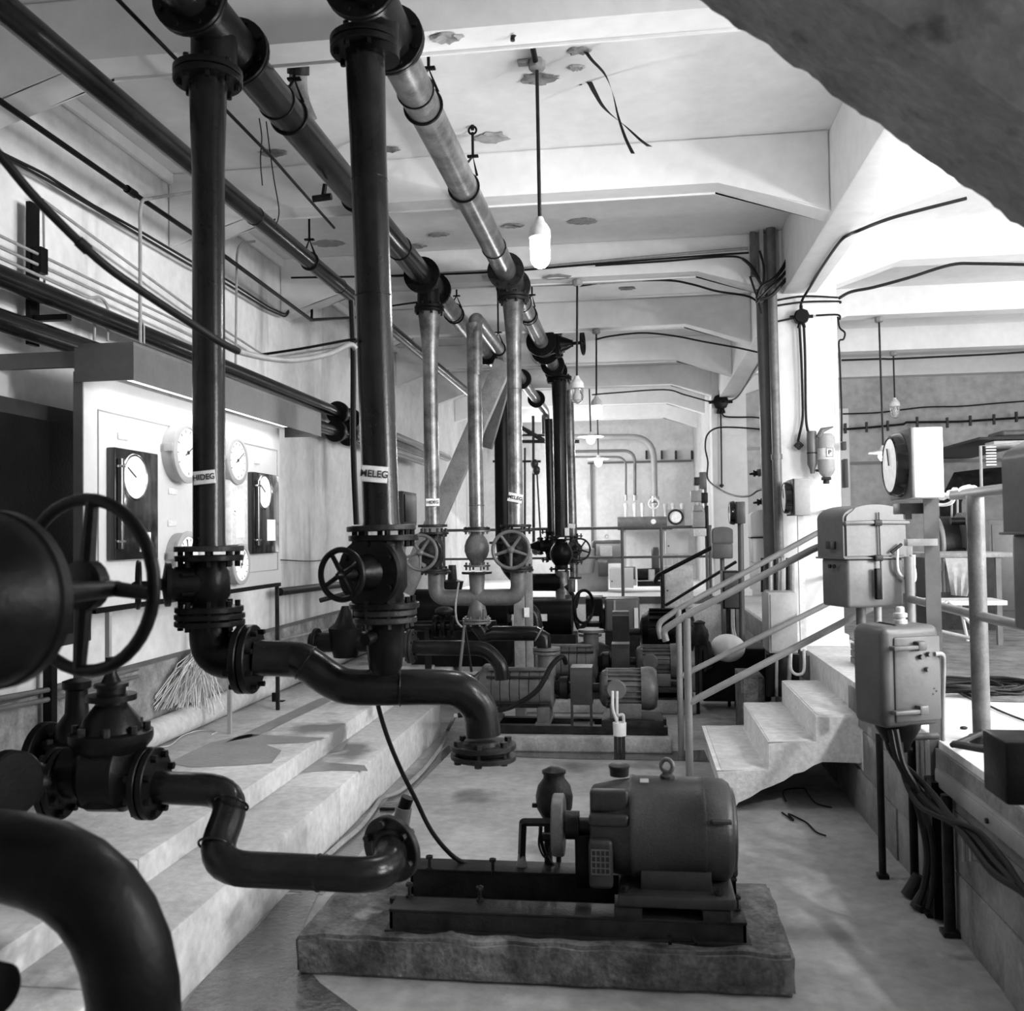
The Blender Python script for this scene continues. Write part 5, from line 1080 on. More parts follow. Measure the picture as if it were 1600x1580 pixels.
c = P(1128, 1015, 9.5); switchgear.p('housing', MB().bx(c.x-.2, c.x+.45, 9.4, 9.9, 0.1, c.z+.02, bev=.02), 'black_paint'); switchgear.p('lid', MB().sphere(c+V((.05, -.05, .02)), .17, (1, 1, .8)), 'white_paint'); switchgear.p('wheel', MB().disc(c+V((-.16, -.1, -.05)), (1, .2, 0), .16, .05), 'dark_iron')
pot('dark round pot right of the big black motor', 1093, 992, 9.3, 1.0); pot('second dark round pot, slightly behind and left of its twin', 1070, 990, 9.9, 1.0)
t = T('cable_drop', 'bundle of cables under the dark grey slim metal box', 'cable', P(1150, 1010, 9.5))
for k in range(3): t.p('cable', MB().tube(spline([P(1140+k*3, 952, 9.5), P(1141+k*3, 985, 9.5), P(1147+k*4, 1005, 9.5), P(1166, 1008+k*2, 9.5)]), .014, 6), 'cable_pale' if k else 'rubber')
# ---- column furniture
YC = 8.14
def jbox(label, px, py, Y, s, m='black_paint', n=8):
    c = P(px, py, Y); t = T('junction_box', label, 'junction box', c-V((0, 0, s)))
    t.p('box', MB().lathe(c, (0, -1, 0), [(-.03, s), (.03, s), (.04, s*.85)], n), m)
    for d in (V((1, 0, 0)), V((-1, 0, 0)), V((.25, 0, -1)), V((-.25, 0, -1)), V((0, 0, 1))): t.p('gland', MB().cyl(c+d*s*.8, c+d*s*1.45, s*.22, n=8), m)
    return t
jbox('black eight-sided junction box high on the nearer column', 1252, 495, YC, .065)
one('switch', 'small dark diamond-shaped switch hanging low on the nearer column', 'switch', MB().box(P(1248, 696, YC), (.06, .03, .06), axes=((1, 0, 1), (0, 1, 0), (-1, 0, 1)), bev=.006).ring(P(1248, 696, YC-.02), (0, 1, 0), .02, .006, 16, 6), 'dark_iron')
cord('cable', 'left black cable down the nearer column to the diamond switch', 'cable', [P(1249, 508, YC), P(1252, 560, YC), P(1254, 620, YC), P(1254, 655, YC), P(1249, 680, YC), P(1247, 690, YC)], .011)
cord('cable', 'right black cable down the nearer column to the extinguishers', 'cable', [P(1256, 508, YC), P(1258, 560, YC), P(1259, 640, YC), P(1261, 668, YC), P(1266, 684, YC)], .011)
cord('cable', 'black cable from the column junction box climbing the beam to the right', 'cable', [P(1251, 484, YC), P(1253, 470, YC), Pz(1266, 448, 3.735), Pz(1284, 418, 3.735), Pz(1312, 378, 3.735), Pz(1328, 366, 3.735), P(1340, 361, 6.14), P(1380, 345, 6.14), P(1420, 333, 6.14), P(1510, 310, 6.14)], .011)
for k, (pts, lb) in enumerate((([(1210, 470), (1255, 463), (1309, 465)], 'upper of four cables strapped round the nearer column top'), ([(1212, 478), (1255, 472), (1309, 471), (1312, 474)], 'second of four cables strapped round the nearer column top'), ([(1275, 493), (1309, 492), (1312, 500)], 'third of four cables strapped round the nearer column top'), ([(1212, 503), (1240, 497)], 'lowest of four cables strapped round the nearer column top'))):
    cord('cable', lb, 'cable', [P(a, c, YC) for a, c in pts], .0085)
cord('cable', 'black cable loop down the right edge of the nearer column', 'cable', [P(1309, 495, YC), P(1312, 512, YC), P(1320, 520, YC), P(1318, 530, YC), P(1311, 534, YC), P(1312, 560, YC), P(1315, 640, YC), P(1315, 690, YC)], .008)
one('wall_switch', 'small black switch at the right edge of the nearer column', 'switch', MB().box(P(1318, 697, YC), (.04, .05, .07), bev=.006), 'ink')
one('dark_slot', 'black upright slot plate on the right edge of the nearer column', 'plate', MB().box(P(1320, 740, 8.3), (.03, .12, .24), bev=.002), 'ink')
cord('cable', 'cable from the column top along the haunch of the right-hand beam', 'cable', [P(1311, 466, 8.18), P(1330, 456, 8.22), P(1365, 449, 8.22), P(1420, 434, 8.22), P(1485, 414, 8.22), P(1530, 412, 8.22), P(1620, 414, 8.22)], .013)
t = T('drain_pipe', 'dark fat pipe running down the left side of the nearer column', 'pipe', P(1200, 870, 8.4)); t.p('pipe', MB().cyl(P(1188, 355, 8.36), P(1204, 872, 8.36), .056, n=18), 'mid_grey')
t = T('drain_pipe', 'narrower worn pipe beside the fat one on the nearer column', 'pipe', P(1215, 870, 8.2)); t.p('pipe', MB().cyl(P(1204, 355, 8.14), P(1218, 872, 8.14), .038, n=18), 'grey_iron')
for py in (714,): t.p('collar', MB().cyl(P(1213.6, py-4, 8.14), P(1213.8, py+4, 8.14), .046, n=18), 'grey_iron')
t = T('cable_box', 'rusty open cable trough at the head of the column pipes', 'box', P(1180, 440, 8.2)); t.p('trough', MB().bx(P(1173, 400, 8.2).x, P(1181, 400, 8.2).x, 8.2, 8.3, P(1180, 430, 8.2).z, P(1180, 355, 8.2).z), 'grey_iron'); t.p('channel', MB().bx(P(1186, 400, 8.2).x, P(1192, 400, 8.2).x, 8.15, 8.3, P(1186, 470, 8.2).z, P(1186, 352, 8.2).z), 'pale_grey')
nests = (([(1230, 340), (1233, 380), (1228, 410), (1210, 435), (1190, 448), (1183, 466)], .016), ([(1246, 345), (1251, 390), (1247, 415), (1225, 440), (1205, 462), (1185, 468)], .015), ([(1238, 342), (1240, 385), (1236, 412), (1218, 436), (1195, 458), (1182, 474)], .013), ([(1187, 392), (1193, 415), (1193, 440), (1188, 460)], .01), ([(1172, 432), (1178, 450), (1185, 470), (1190, 490)], .009), ([(1160, 404), (1172, 415), (1182, 432), (1192, 448)], .012))
for k, (pts, r) in enumerate(nests):
    cord('cable', ('outermost', 'rightmost', 'middle', 'inner short', 'lowest thin', 'left-hand')[k]+' black cable of the bundle bending round the column head', 'cable', [P(a, c, 8.02) for a, c in pts], r)
# extinguishers
t = T('fire_extinguisher', 'larger grey fire extinguisher with a label, hanging upside down on the nearer column', 'extinguisher', P(1292, 755, 8.05))
c0, c1_ = P(1290, 680, 8.05), P(1291.5, 740, 8.05); L = (c1_-c0).length
t.p('cylinder', MB().lathe(c0, c1_-c0, [(-.01, .045), (0, .058), (.02, .068), (L-.03, .068), (L, .055), (L+.03, .03)], 26), 'pale_grey')
t.p('handle', MB().tube([P(1279, 684, 8.03), P(1285, 672, 8.03), P(1302, 667, 8.03)], [.024, .022, .005], 8), 'mid_grey')
t.p('valve_head', MB().cyl(P(1291, 742, 8.05), P(1291, 756, 8.05), .025).box(P(1291, 748, 8.03), (.075, .03, .025), bev=.004), 'dark_iron')
lab = t.p('label_band', MB().lathe(P(1290.5, 701, 8.05), c1_-c0, [(0, .0685), (.001, .069), (.09, .069), (.091, .0685)], 26), 'light_paint')
t.p('emblem', MB().box(P(1296.5, 707, 7.978), (.055, .002, .075)), 'mid_grey', lab); t.p('emblem_panel', MB().box(P(1296.5, 707, 7.976), (.045, .002, .065)), 'light_paint', lab)
text(t, 'lettering', 'P', P(1296.5, 707, 7.974), (1, 0, 0), (0, 0, 1), .05, lab)
t = T('fire_extinguisher', 'slim plain extinguisher bottle left of the larger one on the nearer column', 'extinguisher', P(1269, 742, 8.07))
c0, c1_ = P(1268, 674, 8.07), P(1269.5, 740, 8.07); L = (c1_-c0).length
t.p('cylinder', MB().lathe(c0, c1_-c0, [(0, .036), (.01, .04), (L*.78, .04), (L*.9, .022), (L, .018)], 22), 'mid_grey'); t.p('band', MB().lathe(P(1268.6, 707, 8.07), (0, 0, -1), [(0, .042), (.012, .042)], 22), 'dark_iron'); t.p('hose_link', MB().cyl(P(1274, 735, 8.05), P(1282, 736, 8.05), .01), 'dark_iron')
# ---- second column furniture
jbox('black junction box at the head of the far column', 1126, 628, 14.42, .12)
cord('cable', 'cable hanging down the far column to a small pull switch', 'cable', [P(1126, 640, 14.42), P(1127, 700, 14.42), P(1127.5, 757, 14.42)], .012)
one('switch', 'small dark pull switch at the end of the far column cable', 'switch', MB().box(P(1127.5, 759, 14.4), (.055, .03, .055), axes=((1, 0, 1), (0, 1, 0), (-1, 0, 1)), bev=.006), 'dark_iron')
cord('cable', 'cable bending right from the far column junction box', 'cable', [P(1128, 640, 14.4), P(1131, 650, 14.4), P(1150, 652, 14.4), P(1176, 652, 14.4), P(1192, 654, 14.4)], .012)
cord('cable', 'cable from the far junction box up the beam towards the nearer column', 'cable', [P(1133, 628, 14.3), P(1150, 622, 14.0), P(1164, 603, 12.5), P(1176, 582, 11), P(1190, 560, 9.8)], .012)
cord('cable', 'long cable curving down beside the far column then looping to the column pipes', 'cable', [P(1192, 671, 13.4), P(1150, 668, 13.4), P(1120, 669, 13.4), P(1105, 680, 13.4), P(1102, 700, 13.4), P(1106, 722, 13.4), P(1105, 745, 13.4), P(1112, 756, 13.2), P(1130, 768, 12.5), P(1150, 775, 11.5), P(1170, 775, 10.4), P(1185, 766, 9.2), P(1198, 764, 8.4)], .012)
# insulators
for k, (x, y) in enumerate(((1188, 738), (1194, 783))):
    c = P(x+8, y-1, 8.6); t = T('insulator', ('upper', 'lower')[k]+' grey nozzle sticking out left from the column pipes', 'nozzle', c-V((0, 0, .04)))
    t.p('barrel', MB().cyl(c, c-V((.07, 0, .012)), .033), 'mid_grey'); t.p('tip', MB().lathe(c-V((.07, 0, .012)), (-1, 0, -.12), [(0, .022), (.02, .022), (.022, .03), (.035, .03), (.04, .012), (.07, .008)], 14), 'dark_iron')
# framed recess on the hall wall left of the nearer column
struct('trim_5', MB().bx(1.36, 1.42, 14.70, 14.745, 1.2, 3.02).bx(1.42, 2.7, 14.70, 14.745, 2.98, 3.02), 'pale_grey')
# ================================================================== CEILING: LAMPS, HANGERS, CABLES
def lamp(label, x, ytop, ytip, Y, r, rod_top, lit, plate_=False, power=0, z_ceil=None, box=True):
    top, tip = P(x, ytop, Y), P(x, ytip, Y); L = top.z-tip.z
    t = T('pendant_lamp', label, 'lamp', tip)
    rt = V((P(rod_top[0], rod_top[1], Y).x, Y, z_ceil or P(rod_top[0], rod_top[1], Y).z))
    t.p('rod', MB().cyl(top+V((0, 0, .05)), rt, .010 if r < .07 else .012, n=10), 'dark_iron')
    if box: t.p('junction_box', MB().lathe(rt, (0, 0, -1), [(0, .035), (.01, .045), (.05, .045), (.06, .03)], 8), 'cable_grey')
    t.p('socket', MB().lathe(top+V((0, 0, .06)), (0, 0, -1), [(0, .018), (.03, .03), (.04, r*.75), (.07, r*1.05), (.11, r*1.08), (.115, r*.95)], 24), 'light_paint')
    if plate_: t.p('reflector', MB().lathe(top+V((0, 0, .01)), (0, 0, -1), [(0, r*1.2), (.02, r*2.9), (.03, r*2.95), (.03, r*2.8), (.01, r*1.2)], 30), 'white_paint')
    g = t.p('globe', MB().lathe(top-V((0, 0, .04)), (0, 0, -1), [(0, r*.9), (.02, r), (L-.04-r*.9, r*.97), (L-.04-r*.5, r*.82), (L-.04-r*.2, r*.55), (L-.04-r*.04, r*.2), (L-.04, .004)], 28), 'lamp_glow' if lit else 'glass')
    if not lit:
        t.p('bulb', MB().lathe(top-V((0, 0, .05)), (0, 0, -1), [(0, .016), (.03, .018), (.07, .032), (.10, .03), (.12, .01)], 16), 'light_paint', g)
    if lit:
        l = bpy.data.lights.new('lamp_light', 'POINT'); l.energy = power; l.shadow_soft_size = r
        o = bpy.data.objects.new('lamp_light', l); COL.objects.link(o); o.location = tip-V((0, 0, r+.03))
    return t
lamp('largest lit globe lamp, hanging on a rod in the middle of the ceiling', 843.5, 357, 420, 5.0, .054, (839, 118), True, power=34, z_ceil=CEIL)
lamp('unlit clear glass lamp hanging just right of the overhead valve', 901.5, 598, 631, 8.38, .058, (902, 440), False, z_ceil=BB)
lamp('lit globe lamp below and right of the unlit glass one', 932, 627, 655, 10.46, .058, (932, 530), True, power=30, z_ceil=BB)
lamp('lit lamp with a flat plate shade, upper of the two far ones', 923, 681, 694, 15.2, .07, (921, 640), True, True, power=26, z_ceil=CEIL)
lamp('lit lamp with a flat plate shade, lowest and farthest of all', 935, 716, 729, 18.0, .07, (934, 690), True, True, power=22, z_ceil=CEIL)
lamp('unlit small lamp on a short rod near the hall pilaster', 1398, 629, 654, 12.55, .058, (1396, 560), False, z_ceil=BB)
lamp('lit lamp with a flat plate shade on a long pale rod, right of the extinguishers', 1380, 705, 721, 10.46, .05, (1372, 447), True, True, power=26, z_ceil=BB)
# conduit along the near beam to the largest lamp
cord('cable', 'black cable under the near ceiling beam, ending in a hook above the largest lamp', 'cable', [P(801, 64, 4.2), P(802, 56, 4.2), P(812, 49, 4.2), P(834, 45, 4.2), P(900, 40, 4.2), P(960, 34, 4.2), P(1040, 27, 4.2), P(1100, 21, 4.2), P(1160, 14, 4.2)], .0105)
t = T('conduit', 'black conduit running along the ceiling towards the largest lamp', 'conduit', V((P(839, 118, 5).x, 5, CEIL-.03))); t.p('conduit', MB().cyl(V((P(817, 57, 4.35).x, 4.33, CEIL-.02)), V((P(838, 118, 5).x, 4.97, CEIL-.025)), .015), 'rubber')
t.p('saddle', MB().box(V((P(838, 118, 5).x-.07, 5.0, CEIL-.012)), (.06, .05, .02), bev=.004), 'cable_grey')
# broken straps
def strap(label, pts, w=.022):
    q = spline(pts, 6); b = MB(); n = len(q); rows = []
    for i, p in enumerate(q):
        an = .5+2.2*i/n; d = V((math.cos(an), .35, math.sin(an)*.5)).normalized()*w/2; h = V((0, .0015, .0008))
        rows.append([b.b.verts.new(v) for v in (p-d-h, p+d-h, p+d+h, p-d+h)])
    for r0, r1 in zip(rows, rows[1:]):
        for j in range(4): b.b.faces.new((r0[j], r0[(j+1) % 4], r1[(j+1) % 4], r1[j]))
    b.b.faces.new(rows[0]); b.b.faces.new(rows[-1][::-1]); return one('hanging_strap', label, 'strap', b, 'dark_iron')
strap('longer bent metal strap hanging from the ceiling, its end pointing straight down', [Pz(898, 77, CEIL), P(912, 78, 4.95), P(925, 94, 4.9), P(945, 116, 4.85), P(957, 145, 4.8), P(966, 182, 4.75), P(977, 215, 4.7), P(989, 240, 4.65)])
strap('shorter bent metal strap hanging from the ceiling, its end pointing right', [Pz(909, 133, CEIL), P(919, 127, 5.3), P(928, 142, 5.25), P(940, 163, 5.2), P(955, 179, 5.15), P(975, 195, 5.1), P(1000, 218, 5.05), P(1015, 229, 5.0)], .034)
# pipe hangers
def hanger(label, px, pyt, pyb, Y, x=None, clampR=.1, cx=None, czx=None):
    a, c = P(px, pyt, Y), P(px, pyb, Y); a.z = CEIL if a.z > 4.05 else a.z; a.x = c.x
    t = T('pipe_hanger', label, 'hanger', c)
    t.p('rod', MB().cyl(c, V((c.x, Y, min(CEIL, a.z)-.05)), .0085, n=8), 'black_paint')
    t.p('hook', MB().ring(V((c.x, Y, min(CEIL, a.z)-.035)), (0, 1, 0), .025, .007, 18, 6), 'black_paint')
    t.p('eye', MB().cyl(V((c.x, Y, min(CEIL, a.z)-.02)), V((c.x, Y, min(CEIL, a.z))), .012, n=8), 'black_paint')
    if cx is not None:
        pc = V((cx, Y, czx)); 
        t.p('strap_band', MB().ring(pc, (0, 1, 0), clampR+.004, .007, 30, 6), 'black_paint')
        t.p('strap_side', MB().tube([c+V((0, 0, .02)), pc+(c-pc).normalized()*(clampR)], .012, 6), 'black_paint')
    return t

def hang2(label, X, Zp, Y, R, dx=0.0, top=CEIL):
    t = T('pipe_hanger', label, 'hanger', V((X, Y, Zp+R)))
    t.p('strap_band', MB().ring((X, Y, Zp), (0, 1, 0), R+.005, .008, 32, 6), 'black_paint')
    t.p('yoke', MB().tube([(X+R*.75+dx*.3, Y, Zp+R*.75), (X+dx+.0, Y, Zp+R+.10), (X-R*.75+dx*.3, Y, Zp+R*.75)], .009, 6), 'black_paint')
    t.p('yoke_plate', MB().box((X+dx, Y, Zp+R+.10), (.07, .03, .012), bev=.002), 'black_paint')
    if top-.05 > Zp+R+.12:
        t.p('rod', MB().cyl((X+dx, Y, Zp+R+.10), (X+dx, Y, top-.045), .0085, n=8), 'black_paint')
        t.p('hook', MB().ring((X+dx, Y, top-.032), (0, 1, 0), .024, .007, 18, 6), 'black_paint')
    t.p('eye', MB().cyl((X+dx, Y, top-.03), (X+dx, Y, top+.0), .011, n=8), 'black_paint'); return t
hang2('pipe hanger on the bright overhead pipe, nearest to the largest lamp', XA, ZH, 5.75, .089, .06)
hang2('pipe hanger on the bright overhead pipe just past the near tee', XA, ZH, 4.62, .09, .03)
hang2('pipe hanger on the left overhead pipe just past the near tee', XB, ZH, 4.62, .09, .03)
hang2('pipe hanger on the left overhead pipe midway between the rows', XB, ZH, 5.8, .09, .03)
hang2('pipe hanger on the left overhead pipe behind the second row', XB, ZH, 9.1, .083, .02)
hang2('pipe hanger on the bright overhead pipe before the overhead valve', XA, ZH, 9.2, .083, .05)
hang2('pipe hanger on the slim overhead pipe', XD, ZD, 9.3, .063, .0)
hang2('pipe hanger on the farthest-left overhead pipe', XC, ZC, 6.6, .058, .0)
hang2('pipe hanger on the bright overhead pipe at the third row', XA, ZH, 13.2, .083, .0)
one('tie_bar', 'thin straight bar crossing high over the left pipes', 'bar', MB().cyl(P(180, -5, 3.4), P(426, 247, 4.95), .009).cyl(P(426, 247, 4.95), P(522, 356, 6.1), .009), 'black_paint')
cord('wire', 'upper thin wire dangling from the ceiling left of the hanger', 'wire', [P(405, 185, 5.0), P(409, 215, 5.0), P(407, 250, 5.0), P(410, 290, 5.0)], .0035)
cord('wire', 'lower thin wire dangling beside the first near the slanting bar', 'wire', [P(416, 190, 5.05), P(421, 230, 5.05), P(428, 280, 5.05), P(436, 330, 5.05), P(430, 355, 5.05)], .0035)
# broken pipe stub in the ceiling
t = T('pipe_stub', 'broken dirty pipe stub curving down from the ceiling', 'pipe', P(488, 195, 5.0)); 
c0 = P(466, 96, 4.72)
t.p('stub', MB().tube(spline([P(466, 92, 4.7), P(466, 125, 4.75), P(470, 155, 4.8), P(484, 190, 4.85)], 5), [.046]*11+[.043]*5, 20), 'plaster_worn')
t.p('socket', MB().cyl(P(466, 96, 4.7), P(466, 116, 4.73), .058, n=20), 'dark_iron')
# fitting on the left overhead pipe
t = T('drain_cock', 'small black cock fixed to the side of the left overhead pipe', 'valve', P(505, 305, 5.3)); t.p('body', MB().cyl(P(489, 311, 5.3), P(518, 307, 5.3), .02, n=10), 'black_paint'); t.p('riser', MB().cyl(P(505, 308, 5.3), P(508, 288, 5.3), .014, n=10), 'black_paint')
# cables along the beams left of the column
zb = 8.22
for k, (pts, YY, r, m, lb) in enumerate((
    ([(600, 432), (774, 423), (900, 412), (1040, 399), (1168, 388)], 8.2, .014, 'cable_grey', 'grey conduit along the beam in front of the nearer column, upper one'),
    ([(455, 434), (615, 431), (774, 425), (900, 415), (1040, 404), (1170, 395)], 8.18, .009, 'rubber', 'black cable along the beam just below the upper grey conduit'),
    ([(930, 415), (1040, 408), (1130, 401), (1160, 404), (1176, 418), (1192, 446)], 8.16, .009, 'rubber', 'black cable along the beam curving down into the column bundle'),
    ([(690, 449), (900, 444), (1040, 435), (1168, 427)], 8.5, .013, 'cable_grey', 'lower grey conduit on the back edge of the column beam'),
    ([(905, 447), (960, 440), (1040, 438), (1080, 444), (1120, 455), (1165, 462), (1182, 470)], 8.5, .010, 'rubber', 'black cable from the unlit lamp box to the column bundle'),
    ([(930, 531), (950, 526), (990, 521), (1020, 521), (1060, 526), (1100, 534), (1150, 543), (1186, 551)], 10.3, .010, 'rubber', 'black cable along the second beam behind the column'),
    ([(925, 617), (960, 614), (1038, 609), (1070, 617), (1110, 628), (1120, 629)], 14.4, .011, 'rubber', 'black cable along the beam at the far column'),
    ([(612, 478), (655, 472), (700, 467)], 9.9, .01, 'rubber', 'short thin bar behind the left riser of the second row'))):
    cord('cable' if 'cable' in lb else 'conduit', lb, 'cable', [P(a, c, YY) for a, c in pts], r, m)
# hall cables with clips
YH = 14.66
def clipped(label, pts, Y, r, clips, m='rubber'):
    t = T('wall_cable', label, 'cable', P(*pts[-1], Y)); t.p('cable', MB().tube([P(a, c, Y) for a, c in pts], r, 8), m)
    for x, y in clips: c = P(x, y, Y); t.p('clip', MB().bx(c.x-.015, c.x+.015, c.y-.02, c.y+.02, c.z-.08, c.z+.07), 'ink')
clipped('black clipped cable across the hall wall, the lower thick one', [(1318, 671), (1360, 668), (1412, 663), (1416, 660), (1500, 659), (1560, 655), (1640, 650)], 14.52, .017, ((1321, 669), (1354, 667), (1387, 665), (1433, 659), (1480, 660), (1516, 657), (1553, 655), (1588, 651)))
cord('cable', 'thin dark cable across the hall wall above the clipped one', 'cable', [P(a, c, 14.5) for a, c in ((1315, 647), (1370, 645), (1412, 640), (1450, 636), (1500, 635), (1560, 630), (1640, 624))], .011)
cord('cable', 'cable along the hall beam past the small unlit lamp', 'cable', [P(a, c, 12.3) for a, c in ((1315, 563), (1375, 561), (1396, 561), (1480, 557), (1560, 553), (1650, 547))], .013)
cord('cable', 'pale double cable left of the far column on the hall wall', 'cable', [P(a, c, 14.6) for a, c in ((1120, 673), (1140, 670), (1165, 668), (1192, 674))], .01, 'cable_grey')
# ================================================================== HALL EQUIPMENT (RIGHT)
t = T('machine', 'machine with a dark round flywheel and steel drum behind the fat railing post', 'machine', P(1490, 880, 9.5))
c = P(1482, 848, 9.5); t.p('flywheel', MB().cyl(c+V((-.12, .0, -.02)), c+V((.05, 0, -.02)), .27, n=40), 'dark_iron')
t.p('rim', MB().ring(c+V((-.12, 0, -.02)), (1, 0, 0), .26, .02), 'pale_grey')
c = P(1506, 838, 9.3); t.p('drum', MB().cyl(c-V((.04, 0, 0)), c+V((.1, 0, 0)), .22, n=36), 'mid_grey')
for z in (.14, -.14): t.p('stud', MB().cyl(c+V((-.16, -.15, z)), c+V((-.04, -.15, z)), .035, n=12), 'black_paint')
t.p('stand', MB().bx(c.x-.3, c.x+.3, 9.4, 9.8, WK, c.z-.2), 'dark_iron')
t.p('rod', MB().cyl(P(1487, 815, 9.4), P(1487, 775, 9.4), .01), 'pale_grey'); t.p('rod', MB().cyl(P(1496, 806, 9.4), P(1496, 770, 9.4), .01), 'pale_grey')
t = T('duct', 'dark square duct bending across the hall behind the machine', 'duct', P(1480, 800, 13)); a = P(1478, 800, 13.2)
t.p('duct', MB().tube([V((P(1485, 800, 13.2).x, 13.2, WK)), P(1485, 785, 13.2), P(1500, 752, 13.2), P(1545, 748, 13.2), P(1640, 742, 13.2)], .14, 4), 'dark_iron')
t = T('workbench', 'bench with ribbed skirt and hanging sack behind the steel post', 'bench', P(1480, 930, 8.3))
a, c = P(1452, 872, 8.2), P(1560, 925, 8.2)
t.p('top', MB().bx(a.x-.03, c.x+.1, 8.15, 8.8, a.z, a.z+.04, bev=.005), 'timber')
for k in range(14): t.p('slat', MB().box((a.x+.02+.03*k, 8.2, (a.z+c.z)/2), (.018, .03, a.z-c.z), bev=.004), 'pale_grey')
for x, y in ((a.x, 8.2), (c.x, 8.2), (a.x, 8.75), (c.x, 8.75)): t.p('leg', MB().bx(x-.02, x+.02, y-.02, y+.02, WK, a.z), 'mid_grey')
def sack():
    b = MB(); n, m_ = 14, 14; A, B, C_, D = P(1476, 872, 8.1), P(1525, 872, 8.1), P(1512, 932, 8.1), P(1488, 930, 8.1); g = []
    for s in (-1, 1):
        g.append([[b.b.verts.new((A+(B-A)*(i/n))*(1-j/m_)+(D+(C_-D)*(i/n))*(j/m_)+V((0, s*.012+.02*math.sin(i*1.3+j*.15)*(j/m_), 0))) for i in range(n+1)] for j in range(m_+1)])
    for gg in g:
        for j in range(m_):
            for i in range(n): b.b.faces.new((gg[j][i], gg[j][i+1], gg[j+1][i+1], gg[j+1][i]))
    for i in range(n): b.b.faces.new((g[0][0][i], g[1][0][i], g[1][0][i+1], g[0][0][i+1])); b.b.faces.new((g[0][m_][i], g[1][m_][i], g[1][m_][i+1], g[0][m_][i+1]))
    for j in range(m_): b.b.faces.new((g[0][j][0], g[1][j][0], g[1][j+1][0], g[0][j+1][0])); b.b.faces.new((g[0][j][n], g[1][j][n], g[1][j+1][n], g[0][j+1][n]))
    return one('sack', 'light cloth sack hanging over the bench edge', 'sack', b, 'cloth')
sack()
t = T('trestle', 'folding trestle with light crossed legs on the dark hall floor', 'trestle', P(1500, 1000, 7.0))
zt3 = P(1490, 942, 6.6).z
t.p('leg', MB().tube([P(1466, 952, 6.6), P(1481, 940, 6.6)], .012, 8), 'cable_pale'); t.p('leg', MB().tube([P(1482, 940, 6.6), P(1528, 985, 6.4), P(1532, 1008, 6.4)], .012, 8, fil=.05), 'cable_pale')
t.p('leg', MB().tube([P(1500, 945, 7.0), P(1512, 1002, 7.0)], .012, 8), 'cable_pale'); t.p('leg', MB().tube([P(1462, 945, 6.9), P(1458, 1002, 6.9)], .012, 8), 'cable_pale')
t.p('crossbar', MB().cyl(P(1463, 985, 6.6), P(1528, 1000, 6.4), .012), 'cable_pale'); t.p('top', MB().box(P(1500, 940, 6.8), (.5, .3, .03)), 'cable_pale')
t = T('mesh_stand', 'thin pipe frame with a mesh shade near the right edge of the hall', 'frame', P(1535, 770, 9))
t.p('frame', MB().tube([V((P(1532, 770, 9).x, 9, WK)), P(1532, 697, 9), P(1575, 695, 9), P(1620, 690, 9)], .014, 8), 'pale_grey')
a, c = P(1540, 698, 9), P(1556, 730, 9)
for k in range(7): t.p('grille_bar', MB().bx(a.x, c.x, 8.98, 9.0, a.z-(a.z-c.z)*k/7-.012, a.z-(a.z-c.z)*k/7), 'light_paint')
t = T('wall_shelf', 'thin dark sheet shelf high on the hall wall at the right', 'shelf', P(1560, 692, 12)); a, c = P(1512, 692, 12.0), P(1640, 686, 12)
t.p('sheet', MB().bx(a.x, c.x, 11.6, 14.72, a.z, a.z+.03), 'dark_iron'); t.p('roll', MB().bx(P(1566, 676, 12).x, c.x, 12, 12.5, P(1566, 682, 12).z, P(1566, 672, 12).z, bev=.03), 'grey_iron'); t.p('tray', MB().bx(P(1548, 690, 11.8).x, c.x, 11.7, 12.0, a.z-.08, a.z-.01, bev=.01), 'light_paint')
t = T('hall_cabinet', 'grey cabinet on the hall floor at the right edge', 'cabinet', P(1560, 880, 11)); a, c = P(1544, 812, 10.5), P(1640, 900, 10.5); t.p('body', MB().bx(a.x, c.x, 10.5, 11, WK, a.z, bev=.01), 'mid_grey'); t.p('door', MB().bx(a.x+.03, c.x-.03, 10.485, 10.5, WK+.1, a.z-.05, bev=.004), 'mid_grey')
t = T('timber_stack', 'low stack of boards on the walkway behind the big domed switch box', 'boards', P(1380, 975, 7))
for k in range(3): a, c = P(1342, 966-12*k, 6.9), P(1385, 966-12*k, 6.9); t.p('board', MB().bx(a.x, c.x+.25, 6.9, 7.2, WK+.05*k, WK+.045+.05*k, bev=.004), 'timber')
# ================================================================== FAR PLATFORM AND BACK WALL
YB = 19.9
t = T('railing', 'thin railing along the edge of the far platform', 'railing', P(973, 930, 14.35))
zr, zm2 = P(973, 825, 14.35).z, P(973, 871, 14.35).z
t.p('top_rail', MB().cyl((-3.1, 14.35, zr), (1.1, 14.35, zr), .022, n=12), 'mid_grey'); t.p('mid_rail', MB().cyl((-3.1, 14.35, zm2), (1.1, 14.35, zm2), .018, n=12), 'mid_grey')
for px in (560, 694, 820, 973, 1034, 1110): x = P(px, 900, 14.35).x; t.p('post', MB().cyl((x, 14.35, WK), (x, 14.35, zr), .024, n=12), 'mid_grey')
t = T('handrail', 'dark short handrail dropping from the far platform into the pit', 'handrail', P(1035, 910, 13.6)); t.p('rail', MB().tube([P(1024, 912, 13.6), P(1026, 900, 13.6), P(1112, 856, 13.6)], .03, 12, fil=.1), 'black_paint'); t.p('mid_rail', MB().tube([P(1040, 946, 13.6), P(1150, 878, 13.0)], .022, 10), 'dark_iron'); x = P(1036, 950, 13.6); t.p('post', MB().cyl((x.x, 13.6, 0), (x.x, 13.6, P(1036, 896, 13.6).z), .03), 'dark_iron')
